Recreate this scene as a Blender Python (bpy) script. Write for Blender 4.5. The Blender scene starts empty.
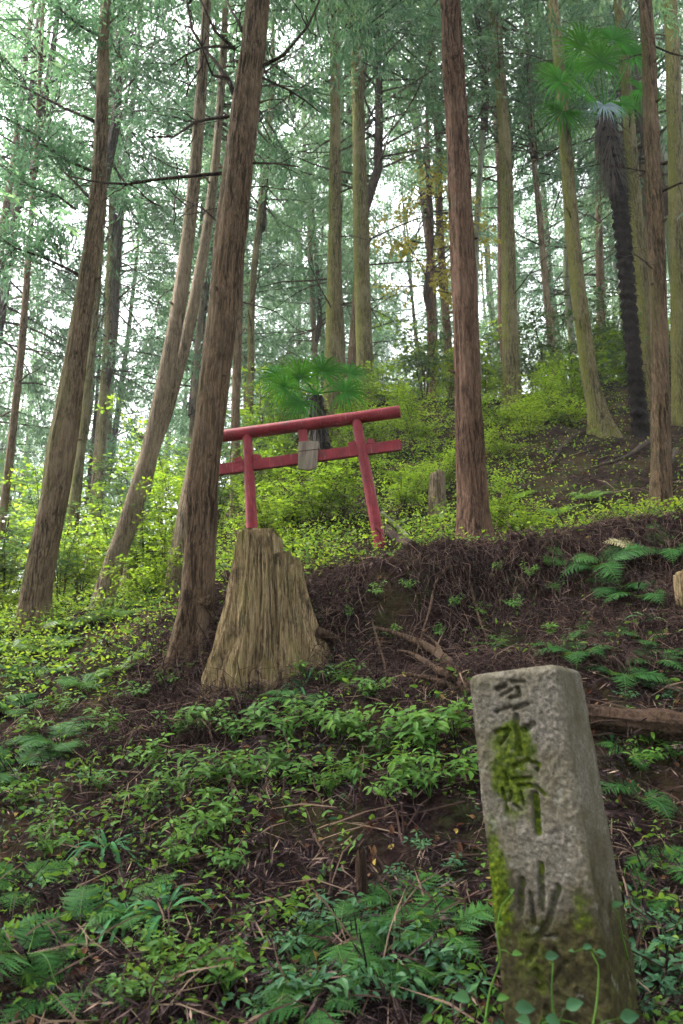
import bpy, math, random
import numpy as np
from mathutils import Vector, Matrix
random.seed(7); rng = np.random.default_rng(7)
S = bpy.context.scene
C = S.collection
PI = math.pi
F = 800.0; PITCH = math.radians(17.0); CAMZ = 1.0
CP, SP = math.cos(PITCH), math.sin(PITCH)

def at(px, py, Y):
    """point seen at pixel (px,py) at forward distance Y"""
    x = (px-341.5)/F; u = (512-py)/F
    d = np.array([x, CP-u*SP, SP+u*CP])
    return np.array([0, 0, CAMZ]) + d*(Y/d[1])
def depth(p): return p[1]*CP+(p[2]-CAMZ)*SP

# ------------------------------------------------------------------ noise + terrain
def _hash(ix, iy, s):
    n = (ix*374761393 + iy*668265263 + s*1442695041).astype(np.int64) & 0xffffffff
    n = ((n ^ (n >> 13))*1274126177) & 0xffffffff
    return ((n ^ (n >> 16)) & 0xffff)/65535.0
def vnoise(x, y, s=0):
    x = np.asarray(x, float); y = np.asarray(y, float)
    ix = np.floor(x).astype(np.int64); iy = np.floor(y).astype(np.int64)
    fx = x-ix; fy = y-iy; fx = fx*fx*(3-2*fx); fy = fy*fy*(3-2*fy)
    a = _hash(ix, iy, s); b = _hash(ix+1, iy, s); c = _hash(ix, iy+1, s); d = _hash(ix+1, iy+1, s)
    return (a*(1-fx)+b*fx)*(1-fy)+(c*(1-fx)+d*fx)*fy
def fbm(x, y, o=4, s=0):
    r = 0; a = .5
    for i in range(o):
        r = r + a*(vnoise(x, y, s+i)-.5)*2; x = x*2.03+5.1; y = y*2.03+1.7; a *= .5
    return r
CTRL = [(0,1024,2.5),(170,1024,2.45),(340,1024,2.4),(520,1060,2.3),(683,1024,2.45),
 (0,850,3.6),(340,850,3.3),(560,850,3.05),(683,850,3.1),
 (0,720,5.0),(200,722,4.45),(340,705,4.2),(500,700,4.0),(683,725,3.75),
 (0,650,6.6),(90,650,6.4),(330,655,4.75),(450,640,4.6),(600,640,4.35),(683,640,4.25),
 (270,660,4.9),(310,585,5.3),(380,572,5.3),(470,570,5.15),(600,572,4.95),(683,565,4.8),(190,645,5.25),
 (378,548,7.0),(250,556,7.1),(474,545,6.3),(662,525,6.3),(560,530,6.4),
 (437,512,8.6),(540,485,8.4),(640,475,8.4),(300,505,9.2),
 (35,628,7.4),(105,610,8.0),(180,590,8.2),
 (600,435,11),(641,437,11),(690,420,11.3),(511,407,14),(365,402,14),(333,470,11.2),(430,425,12.6),
 (0,612,11),(120,582,12),(220,520,12)]
pts = [tuple(at(*c)) for c in CTRL]
pts += [(-12,16,3.2),(-4,17,5.5),(2,19,9.2),(8,19,10.6),(14,18,11.3),(-22,30,2.5),(0,32,9.6),(20,32,13.2),(-14,9,1.0),(-9,6,0.4),(9,5,2.6),(12,9,6.2),
 (-30,60,3),(0,60,9),(35,60,13),(-50,140,4),(0,140,9),(60,140,12),(-60,20,-6),(60,20,18),
 (-3.5,1.2,-.25),(0,1.0,-.02),(3.5,1.2,.05),(-4,-3,-.3),(0,-2,-.1),(4,-3,0),(-10,-8,-3),(0,-10,-3.5),(10,-8,-2.5),(-60,-40,-18),(0,-50,-18),(60,-40,-14)]
P = np.array(pts)
def _U(r2): return .5*r2*np.log(r2+1e-9)
_n = len(P)
_K = _U(((P[:,None,:2]-P[None,:,:2])**2).sum(-1)) + np.eye(_n)*0.02
_Q = np.c_[np.ones(_n), P[:,:2]]
_A = np.block([[_K,_Q],[_Q.T,np.zeros((3,3))]])
_w = np.linalg.solve(_A, np.r_[P[:,2],0,0,0])
def H0(x, y):
    x = np.atleast_1d(np.asarray(x,float)); y = np.atleast_1d(np.asarray(y,float)); sh = x.shape
    x = x.ravel(); y = y.ravel(); out = np.zeros(len(x))
    for i in range(0, len(x), 20000):
        xs = x[i:i+20000]; ys = y[i:i+20000]
        out[i:i+20000] = _U((xs[:,None]-P[:,0])**2+(ys[:,None]-P[:,1])**2)@_w[:_n] + _w[_n]+_w[_n+1]*xs+_w[_n+2]*ys
    return out.reshape(sh)
def Hn(x, y):
    z = H0(x, y)
    x = np.atleast_1d(np.asarray(x,float)); y = np.atleast_1d(np.asarray(y,float))
    far = np.clip((y-12)/10, 0, 1)
    z = z + .07*fbm(x*1.3, y*1.3, 3, 3) + .085*fbm(x*4, y*4, 4, 9)*(1-far*.5) + far*.3*fbm(x*.3, y*.3, 3, 5)
    # crumbling scarp under the ledge: gullies
    m = np.exp(-((y-4.95)/.42)**2)*np.clip((x+.2)/.4, 0, 1)
    yc = 5.0+.16*fbm(x*1.7, x*0, 3, 71)
    z = z + np.clip((x+.1)/.3,0,1)*(.17*np.tanh((y-yc)/.09)*np.exp(-((y-yc)/.45)**2))
    z = z + m*(.12*fbm(x*6, y*2.2, 4, 21)) + m*.05
    z = z - .13*np.exp(-((y-6.0)/.5)**2)*np.clip((x+.25)/.3, 0, 1)*np.clip((2.3-x)/.4, 0, 1)
    return z
def h(x, y): return float(Hn(x, y)[0])
def nrm(x, y, e=.04):
    a = Hn(np.array([x+e, x-e, x, x]), np.array([y, y, y+e, y-e]))
    v = Vector((-(a[0]-a[1]), -(a[2]-a[3]), 2*e)); return v.normalized()
_Ys = np.geomspace(1.6, 60, 500)
def hit(px, py):
    x = (px-341.5)/F; u = (512-py)/F
    d = np.array([x, CP-u*SP, SP+u*CP])
    t = _Ys/d[1]
    X = d[0]*t; Z = CAMZ+d[2]*t
    g = Hn(X, _Ys)
    k = np.nonzero(g > Z)[0]
    if len(k) == 0: return None
    k = k[0]
    return np.array([X[k], _Ys[k], g[k]])

# ------------------------------------------------------------------ mesh helpers
class MB:
    def __init__(s): s.V=[]; s.F=[]; s.M=[]; s.n=0
    def add(s, V, Fs, m=0):
        V = np.asarray(V, float).reshape(-1,3); s.V.append(V)
        for f in (Fs if isinstance(Fs, list) else [Fs]):
            f = np.asarray(f, int)+s.n; s.F.append(f); s.M.append(np.full(len(f), m))
        s.n += len(V)
    def mesh(s, name, mats, smooth=True):
        me = bpy.data.meshes.new(name)
        V = np.concatenate(s.V); me.vertices.add(len(V)); me.vertices.foreach_set('co', V.ravel())
        tot = np.concatenate([np.full(len(f), f.shape[1]) for f in s.F]); loops = np.concatenate([f.ravel() for f in s.F])
        me.loops.add(len(loops)); me.loops.foreach_set('vertex_index', loops)
        me.polygons.add(len(tot)); me.polygons.foreach_set('loop_start', np.r_[0, np.cumsum(tot)[:-1]])
        me.polygons.foreach_set('loop_total', tot)
        me.polygons.foreach_set('material_index', np.concatenate(s.M))
        me.polygons.foreach_set('use_smooth', np.full(len(tot), smooth))
        for m in (mats if isinstance(mats, (list, tuple)) else [mats]): me.materials.append(m)
        me.update(calc_edges=True); me.validate()
        return me
def link(name, me, parent=None, loc=None):
    o = bpy.data.objects.new(name, me); C.objects.link(o)
    if parent: o.parent = parent
    if loc is not None: o.location = loc
    return o
def tag(o, label, cat, group=None, kind=None):
    if label: o['label'] = label
    if cat: o['category'] = cat
    if group: o['group'] = group
    if kind: o['kind'] = kind
    return o
def empty(name, loc, label, cat, group=None, rz=0):
    o = bpy.data.objects.new(name, None); C.objects.link(o); o.location = loc; o.rotation_euler = (0,0,rz)
    o.empty_display_size = .1
    return tag(o, label, cat, group)

def frames(Pts):
    T = np.gradient(Pts, axis=0); T /= np.linalg.norm(T, axis=1)[:,None]+1e-9
    ref = np.array([0,1,0.]) if abs(T[0,2]) > .6 else np.array([0,0,1.])
    A = []
    a = np.cross(ref, T[0]); a /= np.linalg.norm(a)+1e-9
    for t in T:
        a = a-t*np.dot(a,t); a /= np.linalg.norm(a)+1e-9; A.append(a.copy())
    A = np.array(A); B = np.cross(T, A)
    return T, A, B
def tube(mb, Pts, R, n=6, m=0, rfun=None, cap=True):
    Pts = np.asarray(Pts, float); R = np.broadcast_to(np.asarray(R, float), (len(Pts),))
    T, A, B = frames(Pts)
    th = np.linspace(0, 2*PI, n, endpoint=False)
    rr = R[:,None]*np.ones((1,n))
    if rfun is not None: rr = rr*rfun(th[None,:], np.arange(len(Pts))[:,None])
    V = Pts[:,None,:]+rr[...,None]*(np.cos(th)[None,:,None]*A[:,None,:]+np.sin(th)[None,:,None]*B[:,None,:])
    k = len(Pts); i, j = np.meshgrid(np.arange(k-1), np.arange(n), indexing='ij')
    q = np.stack([i*n+j, i*n+(j+1)%n, (i+1)*n+(j+1)%n, (i+1)*n+j], -1).reshape(-1,4)
    V = V.reshape(-1,3)
    fs = [q]
    if cap:
        V = np.vstack([V, Pts[0], Pts[-1]]); c0 = k*n; c1 = k*n+1; jj = np.arange(n)
        fs.append(np.stack([np.full(n,c0), (jj+1)%n, jj], -1))
        fs.append(np.stack([np.full(n,c1), (k-1)*n+jj, (k-1)*n+(jj+1)%n], -1))
    mb.add(V, fs, m)
def smooth_line(P, step):
    P = np.asarray(P, float)
    if len(P) == 2:
        n = max(2, int(np.linalg.norm(P[1]-P[0])/step)); t = np.linspace(0,1,n+1)[:,None]; return P[0]*(1-t)+P[1]*t
    Q = np.vstack([2*P[0]-P[1], P, 2*P[-1]-P[-2]]); out = []
    for i in range(1, len(Q)-2):
        n = max(1, int(np.linalg.norm(Q[i+1]-Q[i])/step))
        for t in np.arange(n)/n:
            out.append(.5*((2*Q[i])+(-Q[i-1]+Q[i+1])*t+(2*Q[i-1]-5*Q[i]+4*Q[i+1]-Q[i+2])*t*t+(-Q[i-1]+3*Q[i]-3*Q[i+1]+Q[i+2])*t**3))
    out.append(P[-1]); return np.array(out)
def unit(v): return v/(np.linalg.norm(v, axis=-1, keepdims=True)+1e-9)
def rdir(n): return unit(rng.normal(size=(n,3)))
def leaves(mb, Pc, D, N, L, W, m=0, fold=0.0, wide=.45):
    """diamond leaves: base Pc, direction D, normal N"""
    n = len(Pc); D = unit(D); Sd = unit(np.cross(D, N)); N = np.cross(Sd, D)
    L = np.broadcast_to(L, (n,))[:,None]; W = np.broadcast_to(W, (n,))[:,None]
    if fold == 0:
        V = np.stack([Pc, Pc+D*L*wide+Sd*W/2, Pc+D*L, Pc+D*L*wide-Sd*W/2], 1).reshape(-1,3)
        i = np.arange(n)[:,None]*4; mb.add(V, i+np.array([0,1,2,3]), m)
    else:  # folded, rounded leaf with midrib, drooping tip
        up = N*W*fold; dr = -N*L*.12
        V = np.stack([Pc, Pc+D*L*.5, Pc+D*L+dr*1.3,
                      Pc+D*L*.18+Sd*W*.36+up*.8, Pc+D*L*.45+Sd*W*.5+up, Pc+D*L*.75+Sd*W*.3+up*.5+dr*.5,
                      Pc+D*L*.18-Sd*W*.36+up*.8, Pc+D*L*.45-Sd*W*.5+up, Pc+D*L*.75-Sd*W*.3+up*.5+dr*.5], 1).reshape(-1,3)
        i = np.arange(n)[:,None]*9
        mb.add(V, [np.vstack([i+np.array([0,3,4,1]), i+np.array([1,4,5,2]), i+np.array([0,1,7,6]), i+np.array([1,2,8,7])])], m)

# ------------------------------------------------------------------ materials
def newmat(name):
    m = bpy.data.materials.new(name); m.use_nodes = True; nt = m.node_tree
    for n in list(nt.nodes): nt.nodes.remove(n)
    return m, nt
def N(nt, t, **k):
    n = nt.nodes.new(t)
    for a, b in k.items():
        if a in n.inputs.keys(): n.inputs[a].default_value = b
        else: setattr(n, a, b)
    return n
def L(nt, a, b): nt.links.new(a, b)
def ramp(nt, fac, stops):
    r = nt.nodes.new('ShaderNodeValToRGB'); e = r.color_ramp.elements
    while len(e) < len(stops): e.new(.5)
    for i, (p, c) in enumerate(stops): e[i].position = p; e[i].color = (*c, 1)
    L(nt, fac, r.inputs[0]); return r.outputs[0]
def mix(nt, fac, a, b):
    n = nt.nodes.new('ShaderNodeMix'); n.data_type = 'RGBA'
    for s, v in ((0, fac), (6, a), (7, b)):
        if hasattr(v, 'is_linked'): L(nt, v, n.inputs[s])
        else: n.inputs[s].default_value = v if s == 0 else (*v, 1)
    return n.outputs[2]
def maprange(nt, v, a, b, c=0, d=1):
    n = nt.nodes.new('ShaderNodeMapRange'); L(nt, v, n.inputs[0])
    for i, x in enumerate((a, b, c, d)): n.inputs[i+1].default_value = x
    return n.outputs[0]
def noise(nt, scale, detail=4, vec=None, rough=.6):
    n = N(nt, 'ShaderNodeTexNoise'); n.inputs['Scale'].default_value = scale; n.inputs['Detail'].default_value = detail
    n.inputs['Roughness'].default_value = rough
    if vec is not None: L(nt, vec, n.inputs['Vector'])
    return n.outputs['Fac']
def coords(nt, scale=(1,1,1)):
    tc = N(nt, 'ShaderNodeTexCoord'); mp = N(nt, 'ShaderNodeMapping'); mp.inputs['Scale'].default_value = scale
    L(nt, tc.outputs['Object'], mp.inputs['Vector']); return mp.outputs[0]
def finish(nt, col, rough=.8, bump=None, bstr=.5, bdist=.01, spec=.3):
    p = N(nt, 'ShaderNodeBsdfPrincipled'); o = N(nt, 'ShaderNodeOutputMaterial')
    if hasattr(col, 'is_linked'): L(nt, col, p.inputs['Base Color'])
    else: p.inputs['Base Color'].default_value = (*col, 1)
    if hasattr(rough, 'is_linked'): L(nt, rough, p.inputs['Roughness'])
    else: p.inputs['Roughness'].default_value = rough
    p.inputs['Specular IOR Level'].default_value = spec
    if bump is not None:
        b = N(nt, 'ShaderNodeBump'); b.inputs['Strength'].default_value = bstr; b.inputs['Distance'].default_value = bdist
        L(nt, bump, b.inputs['Height']); L(nt, b.outputs[0], p.inputs['Normal'])
    L(nt, p.outputs[0], o.inputs[0]); return p

def leafmat(name, stops, rough=.5, trans=.35, spec=.35, island=True, patch=1.2, tmix=.35):
    m, nt = newmat(name)
    g = N(nt, 'ShaderNodeNewGeometry'); oi = N(nt, 'ShaderNodeObjectInfo')
    a = N(nt, 'ShaderNodeMath', operation='MULTIPLY'); L(nt, g.outputs['Random Per Island'], a.inputs[0]); a.inputs[1].default_value = .45
    b = N(nt, 'ShaderNodeMath', operation='MULTIPLY_ADD'); L(nt, oi.outputs['Random'], b.inputs[0]); b.inputs[1].default_value = .3; L(nt, a.outputs[0], b.inputs[2])
    tc = N(nt, 'ShaderNodeTexCoord'); n = noise(nt, patch, 2, tc.outputs['Object'])
    c = N(nt, 'ShaderNodeMath', operation='MULTIPLY_ADD'); L(nt, n, c.inputs[0]); c.inputs[1].default_value = .5; L(nt, b.outputs[0], c.inputs[2])
    s = N(nt, 'ShaderNodeMath', operation='SUBTRACT'); L(nt, c.outputs[0], s.inputs[0]); s.inputs[1].default_value = .12
    col = ramp(nt, s.outputs[0], stops)
    p = N(nt, 'ShaderNodeBsdfPrincipled'); L(nt, col, p.inputs['Base Color']); p.inputs['Roughness'].default_value = rough
    p.inputs['Specular IOR Level'].default_value = spec
    t = N(nt, 'ShaderNodeBsdfTranslucent'); tc2 = mix(nt, tmix, col, (.25,.35,.03)); L(nt, tc2, t.inputs['Color'])
    mx = N(nt, 'ShaderNodeMixShader'); mx.inputs[0].default_value = trans
    L(nt, p.outputs[0], mx.inputs[1]); L(nt, t.outputs[0], mx.inputs[2])
    o = N(nt, 'ShaderNodeOutputMaterial'); L(nt, mx.outputs[0], o.inputs[0]); return m
LM = {}
LM['conifer'] = leafmat('conifer foliage', [(0,(.022,.065,.035)),(.4,(.06,.15,.08)),(.75,(.115,.24,.115)),(1,(.24,.32,.11))], patch=.5, trans=.4, rough=.45, tmix=.08)
LM['conifer_light'] = leafmat('pale conifer foliage', [(0,(.045,.11,.06)),(.45,(.115,.23,.115)),(.8,(.22,.35,.15)),(1,(.4,.42,.14))], patch=.5, trans=.5, rough=.45, tmix=.08)
LM['yellow'] = leafmat('autumn yellow foliage', [(0,(.16,.16,.02)),(.5,(.32,.27,.03)),(1,(.5,.36,.05))], trans=.5)
LM['shrub'] = leafmat('bright shrub foliage', [(0,(.03,.085,.008)),(.35,(.10,.21,.010)),(.7,(.26,.38,.016)),(1,(.5,.48,.04))], trans=.5)
LM['shrub_dark'] = leafmat('dark shrub foliage', [(0,(.012,.05,.02)),(.5,(.03,.10,.035)),(1,(.07,.17,.05))], rough=.3, spec=.6, trans=.25)
LM['herb'] = leafmat('herb foliage', [(0,(.02,.07,.012)),(.4,(.05,.14,.02)),(.8,(.12,.24,.025)),(.93,(.17,.27,.04)),(1,(.42,.3,.05))], rough=.55, trans=.4, spec=.2)
LM['ivy'] = leafmat('heart leaf foliage', [(0,(.012,.05,.022)),(.5,(.025,.095,.04)),(.85,(.07,.17,.055)),(1,(.3,.27,.05))], rough=.5, trans=.3, spec=.25)
LM['fern'] = leafmat('fern foliage', [(0,(.010,.045,.012)),(.5,(.028,.10,.024)),(1,(.08,.19,.04))], rough=.6, trans=.35, spec=.1)
LM['fern_bright'] = leafmat('bright fern foliage', [(0,(.03,.09,.012)),(.5,(.08,.19,.02)),(1,(.16,.28,.03))], rough=.45, trans=.45)
LM['fern_pale'] = leafmat('pale dry fern', [(0,(.3,.25,.12)),(1,(.5,.45,.25))], rough=.7, trans=.3)
LM['palm'] = leafmat('palm leaf', [(0,(.006,.07,.003)),(.5,(.016,.14,.005)),(1,(.045,.26,.01))], spec=.08, rough=.6, trans=.3)
LM['palm_blue'] = leafmat('underside palm leaf', [(0,(.08,.13,.17)),(1,(.2,.27,.34))], rough=.4, trans=.3)
LM['palm_dead'] = leafmat('dead palm leaf', [(0,(.02,.012,.013)),(.5,(.05,.032,.032)),(1,(.13,.085,.07))], rough=.8, trans=.15)
LM['grass'] = leafmat('strap leaf', [(0,(.02,.09,.035)),(.6,(.05,.17,.06)),(1,(.3,.33,.1))], rough=.6, trans=.3, spec=.1)

def bark(name, dark, light, moss=(.1,.12,.015), mamt=.3, zs=.12, patchs=1.0):
    m, nt = newmat(name)
    wob = N(nt, 'ShaderNodeTexNoise'); wob.inputs['Scale'].default_value = 3.0
    tc = N(nt, 'ShaderNodeTexCoord'); L(nt, tc.outputs['Object'], wob.inputs['Vector'])
    wa = N(nt, 'ShaderNodeVectorMath', operation='MULTIPLY_ADD'); L(nt, wob.outputs['Color'], wa.inputs[0]); wa.inputs[1].default_value = (.05,.05,.3); L(nt, tc.outputs['Object'], wa.inputs[2])
    def mp(sc):
        q = N(nt, 'ShaderNodeMapping'); q.inputs['Scale'].default_value = sc; L(nt, wa.outputs[0], q.inputs['Vector']); return q.outputs[0]
    f = noise(nt, 125, 8, mp((1,1,zs)), .75)
    f2 = noise(nt, 48, 6, mp((1,1,zs*.8)), .72)
    f3 = noise(nt, 2.2*patchs, 4, mp((1,1,.6)))
    f5 = noise(nt, 16, 6, mp((1,1,.5)), .75)
    c = ramp(nt, f, [(.36, dark), (.5, tuple(.5*(a+b) for a,b in zip(dark,light))), (.62, light)])
    c = mix(nt, maprange(nt, f2, .54, .42, 0, .9), c, tuple(a*.35 for a in dark))
    c = mix(nt, maprange(nt, f3, .45, .65, 0, .5), c, tuple(min(1,a*1.15+.015) for a in light))
    c = mix(nt, maprange(nt, f5, .56, .66, 0, .55), c, dark)
    g = N(nt, 'ShaderNodeNewGeometry'); sx = N(nt, 'ShaderNodeSeparateXYZ'); L(nt, g.outputs['Normal'], sx.inputs[0])
    side = maprange(nt, sx.outputs[0], .6, -.7)
    f4 = noise(nt, 3.2, 8, mp((1,1,.35)), .78)
    mm = N(nt, 'ShaderNodeMath', operation='MULTIPLY_ADD'); L(nt, side, mm.inputs[0]); mm.inputs[1].default_value = .28; L(nt, f4, mm.inputs[2])
    mf = maprange(nt, mm.outputs[0], .92-mamt*.6, 1.08-mamt*.5, 0, .8)
    mcol = ramp(nt, f, [(.35, tuple(a*.4 for a in moss)), (.62, moss)])
    c = mix(nt, mf, c, mcol)
    b = N(nt, 'ShaderNodeMath', operation='MULTIPLY_ADD'); L(nt, f2, b.inputs[0]); b.inputs[1].default_value = 1.2; L(nt, f, b.inputs[2])
    finish(nt, c, .95, b.outputs[0], 1.0, .03, .1); return m
BK = {
 'red': bark('red brown cedar bark', (.05,.024,.016), (.24,.14,.095), mamt=.16),
 'brown': bark('brown bark', (.05,.029,.018), (.25,.165,.105), moss=(.085,.085,.025), mamt=.34),
 'log': bark('rotting log bark', (.03,.016,.012), (.15,.09,.06), mamt=.2, zs=1.0),
 'tan2': bark('warm tan bark', (.065,.04,.026), (.3,.21,.135), moss=(.14,.14,.045), mamt=.5),
 'tan': bark('tan bark', (.10,.066,.045), (.34,.26,.18), moss=(.12,.125,.035), mamt=.3),
 'moss': bark('mossy bark', (.06,.05,.022), (.26,.21,.11), moss=(.16,.17,.03), mamt=.5),
 'pale': bark('pale grey green bark', (.14,.14,.11), (.38,.38,.3), moss=(.2,.24,.09), mamt=.55),
 'twig': bark('dark twig bark', (.035,.022,.018), (.11,.075,.06), mamt=.1),
 'palm': bark('palm fibre', (.006,.004,.004), (.035,.022,.022), mamt=0, zs=.4),
 'dead': bark('weathered dead wood', (.04,.022,.015), (.19,.12,.08), mamt=.15),
}
def mat_soil():
    m, nt = newmat('forest soil'); v = coords(nt)
    a = noise(nt, 9, 8, v, .7); b = noise(nt, 1.1, 4, v); c_ = noise(nt, 60, 4, v, .7)
    c = ramp(nt, a, [(.3,(.006,.004,.004)),(.5,(.018,.010,.010)),(.65,(.045,.027,.022)),(.8,(.09,.06,.036))])
    c = mix(nt, maprange(nt, b, .5, .68, 0, .6), c, (.1,.07,.03))
    c = mix(nt, maprange(nt, noise(nt, 2.3, 8, v, .75), .5, .6, 0, .75), c, (.04,.048,.016))
    bb = N(nt, 'ShaderNodeMath', operation='ADD'); L(nt, a, bb.inputs[0]); L(nt, c_, bb.inputs[1])
    finish(nt, c, .95, bb.outputs[0], 1.0, .03, .02); return m
SOIL = mat_soil()
def simple_var(name, stops, rough=.9, spec=.03):
    m, nt = newmat(name); g = N(nt, 'ShaderNodeNewGeometry')
    c = ramp(nt, g.outputs['Random Per Island'], stops); finish(nt, c, rough, spec=spec); return m
LITTER = simple_var('dead cedar litter', [(0,(.007,.005,.006)),(.45,(.021,.013,.015)),(.8,(.05,.032,.033)),(.96,(.12,.08,.07)),(1,(.3,.21,.15))])
TWIGM = simple_var('dry twigs', [(0,(.025,.014,.013)),(.6,(.08,.048,.04)),(1,(.26,.18,.13))])
DRYLEAF = simple_var('dry fallen leaves', [(0,(.04,.015,.01)),(.5,(.10,.045,.028)),(.88,(.18,.1,.05)),(1,(.38,.29,.07))])
ROOTM = simple_var('hanging rootlets', [(0,(.013,.008,.009)),(.6,(.045,.027,.026)),(1,(.16,.105,.08))])
def mat_paint():
    m, nt = newmat('worn vermilion paint'); v = coords(nt)
    a = noise(nt, 7, 6, v, .7); s = noise(nt, 22, 5, coords(nt, (1,1,.15)), .7); b = noise(nt, 60, 3, v)
    c = ramp(nt, a, [(.3,(.11,.003,.010)),(.55,(.2,.006,.018)),(.75,(.26,.018,.036))])
    c = mix(nt, maprange(nt, s, .6, .72, 0, .6), c, (.17,.045,.055))
    c = mix(nt, maprange(nt, noise(nt, 9, 8, v, .85), .54, .64, 0, .85), c, (.055,.022,.02)); c = mix(nt, maprange(nt, noise(nt, 70, 6, coords(nt, (1,1,.06)), .7), .56, .66, 0, .6), c, (.3,.1,.1))
    finish(nt, c, .55, b, .3, .004, .3); return m
PAINT = mat_paint()
def mat_plaque():
    m, nt = newmat('weathered grey board'); a = noise(nt, 30, 5, coords(nt, (1,1,.12)))
    b = noise(nt, 5, 5, coords(nt))
    c = ramp(nt, a, [(.3,(.08,.055,.045)),(.7,(.23,.18,.15))]); c = mix(nt, maprange(nt, b, .5, .7, 0, .5), c, (.16,.17,.1))
    finish(nt, c, .9, a, .5, .005); return m
PLAQUE = mat_plaque()
def mat_stone():
    m, nt = newmat('weathered granite'); v = coords(nt)
    a = noise(nt, 95, 6, v, .75); b = noise(nt, 6, 6, v, .65); c2 = noise(nt, 35, 5, v, .7)
    c = ramp(nt, a, [(.32,(.065,.055,.046)),(.5,(.155,.136,.117)),(.7,(.33,.295,.26))])
    c = mix(nt, maprange(nt, b, .36, .6, 0, .65), c, (.105,.09,.05))
    at_ = N(nt, 'ShaderNodeAttribute'); at_.attribute_name = 'moss'
    sep = N(nt, 'ShaderNodeSeparateColor'); L(nt, at_.outputs['Color'], sep.inputs[0])
    mossn = N(nt, 'ShaderNodeMath', operation='MULTIPLY_ADD'); L(nt, c2, mossn.inputs[0]); mossn.inputs[1].default_value = 1.1; L(nt, sep.outputs[0], mossn.inputs[2])
    mf = maprange(nt, mossn.outputs[0], .9, 1.2, 0, .94)
    mc = ramp(nt, noise(nt, 80, 3, v), [(.3,(.018,.032,.003)),(.5,(.06,.09,.007)),(.7,(.14,.18,.012))])
    oln = N(nt, 'ShaderNodeMath', operation='MULTIPLY_ADD'); L(nt, b, oln.inputs[0]); oln.inputs[1].default_value = 1.0; L(nt, sep.outputs[1], oln.inputs[2])
    of = maprange(nt, oln.outputs[0], .75, 1.2, 0, .94)
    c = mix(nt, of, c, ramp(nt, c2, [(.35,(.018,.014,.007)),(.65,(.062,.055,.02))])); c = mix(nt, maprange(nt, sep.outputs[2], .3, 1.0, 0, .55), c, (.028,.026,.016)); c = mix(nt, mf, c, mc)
    lichen = maprange(nt, noise(nt, 17, 4, v, .6), .64, .7, 0, .3); c = mix(nt, lichen, c, (.32,.32,.29))
    bb = N(nt, 'ShaderNodeMath', operation='ADD'); L(nt, a, bb.inputs[0]); L(nt, c2, bb.inputs[1])
    finish(nt, c, .92, bb.outputs[0], .9, .006, .06); return m
STONE = mat_stone()
def mat_stump():
    m, nt = newmat('rotting cedar stump'); f = noise(nt, 150, 8, coords(nt, (1,1,.05)), .78); g = noise(nt, 5, 7, coords(nt, (1,1,.5)), .75)
    f2 = noise(nt, 55, 7, coords(nt, (1,1,.08)), .75)
    c = ramp(nt, f, [(.36,(.12,.07,.035)),(.48,(.33,.23,.125)),(.6,(.58,.43,.26))])
    c = mix(nt, maprange(nt, f2, .5, .4, 0, .85), c, (.035,.022,.013))
    c = mix(nt, maprange(nt, g, .46, .64, 0, .6), c, (.2,.18,.055))
    c = mix(nt, maprange(nt, noise(nt, 3.5, 6, coords(nt), .7), .54, .64, 0, .7), c, (.05,.03,.02))
    b = N(nt, 'ShaderNodeMath', operation='MULTIPLY_ADD'); L(nt, f2, b.inputs[0]); b.inputs[1].default_value = 1.5; L(nt, f, b.inputs[2])
    finish(nt, c, .95, b.outputs[0], 1.0, .025, .1); return m
STUMP = mat_stump()

# ------------------------------------------------------------------ ground
def axis(lo, hi, fine, far, grow=1.16):
    a = list(np.arange(lo, hi, fine)); s = fine; v = a[-1]
    while v < far: s *= grow; v += s; a.append(v)
    s = fine; v = lo; b = []
    while v > -far: s *= grow; v -= s; b.append(v)
    return np.array(b[::-1]+a)
gx = axis(-4.2, 4.2, .035, 170)
gy = list(np.arange(1.6, 7.4, .035)); s_ = .035; v_ = gy[-1]
while v_ < 170: s_ *= 1.03; v_ += s_; gy.append(v_)
s_ = .05; v_ = 1.6; bb_ = []
while v_ > -60: s_ *= 1.2; v_ -= s_; bb_.append(v_)
gy = np.array(bb_[::-1]+gy)
X, Y = np.meshgrid(gx, gy); Z = Hn(X, Y)
mb = MB(); k1, k2 = X.shape
i, j = np.meshgrid(np.arange(k1-1), np.arange(k2-1), indexing='ij')
mb.add(np.stack([X,Y,Z],-1).reshape(-1,3), np.stack([i*k2+j, i*k2+j+1, (i+1)*k2+j+1, (i+1)*k2+j],-1).reshape(-1,4))
tag(link('forest_ground', mb.mesh('forest_ground', SOIL)), 'dark brown sloping forest floor with an eroded bank', 'ground', kind='structure')

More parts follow.
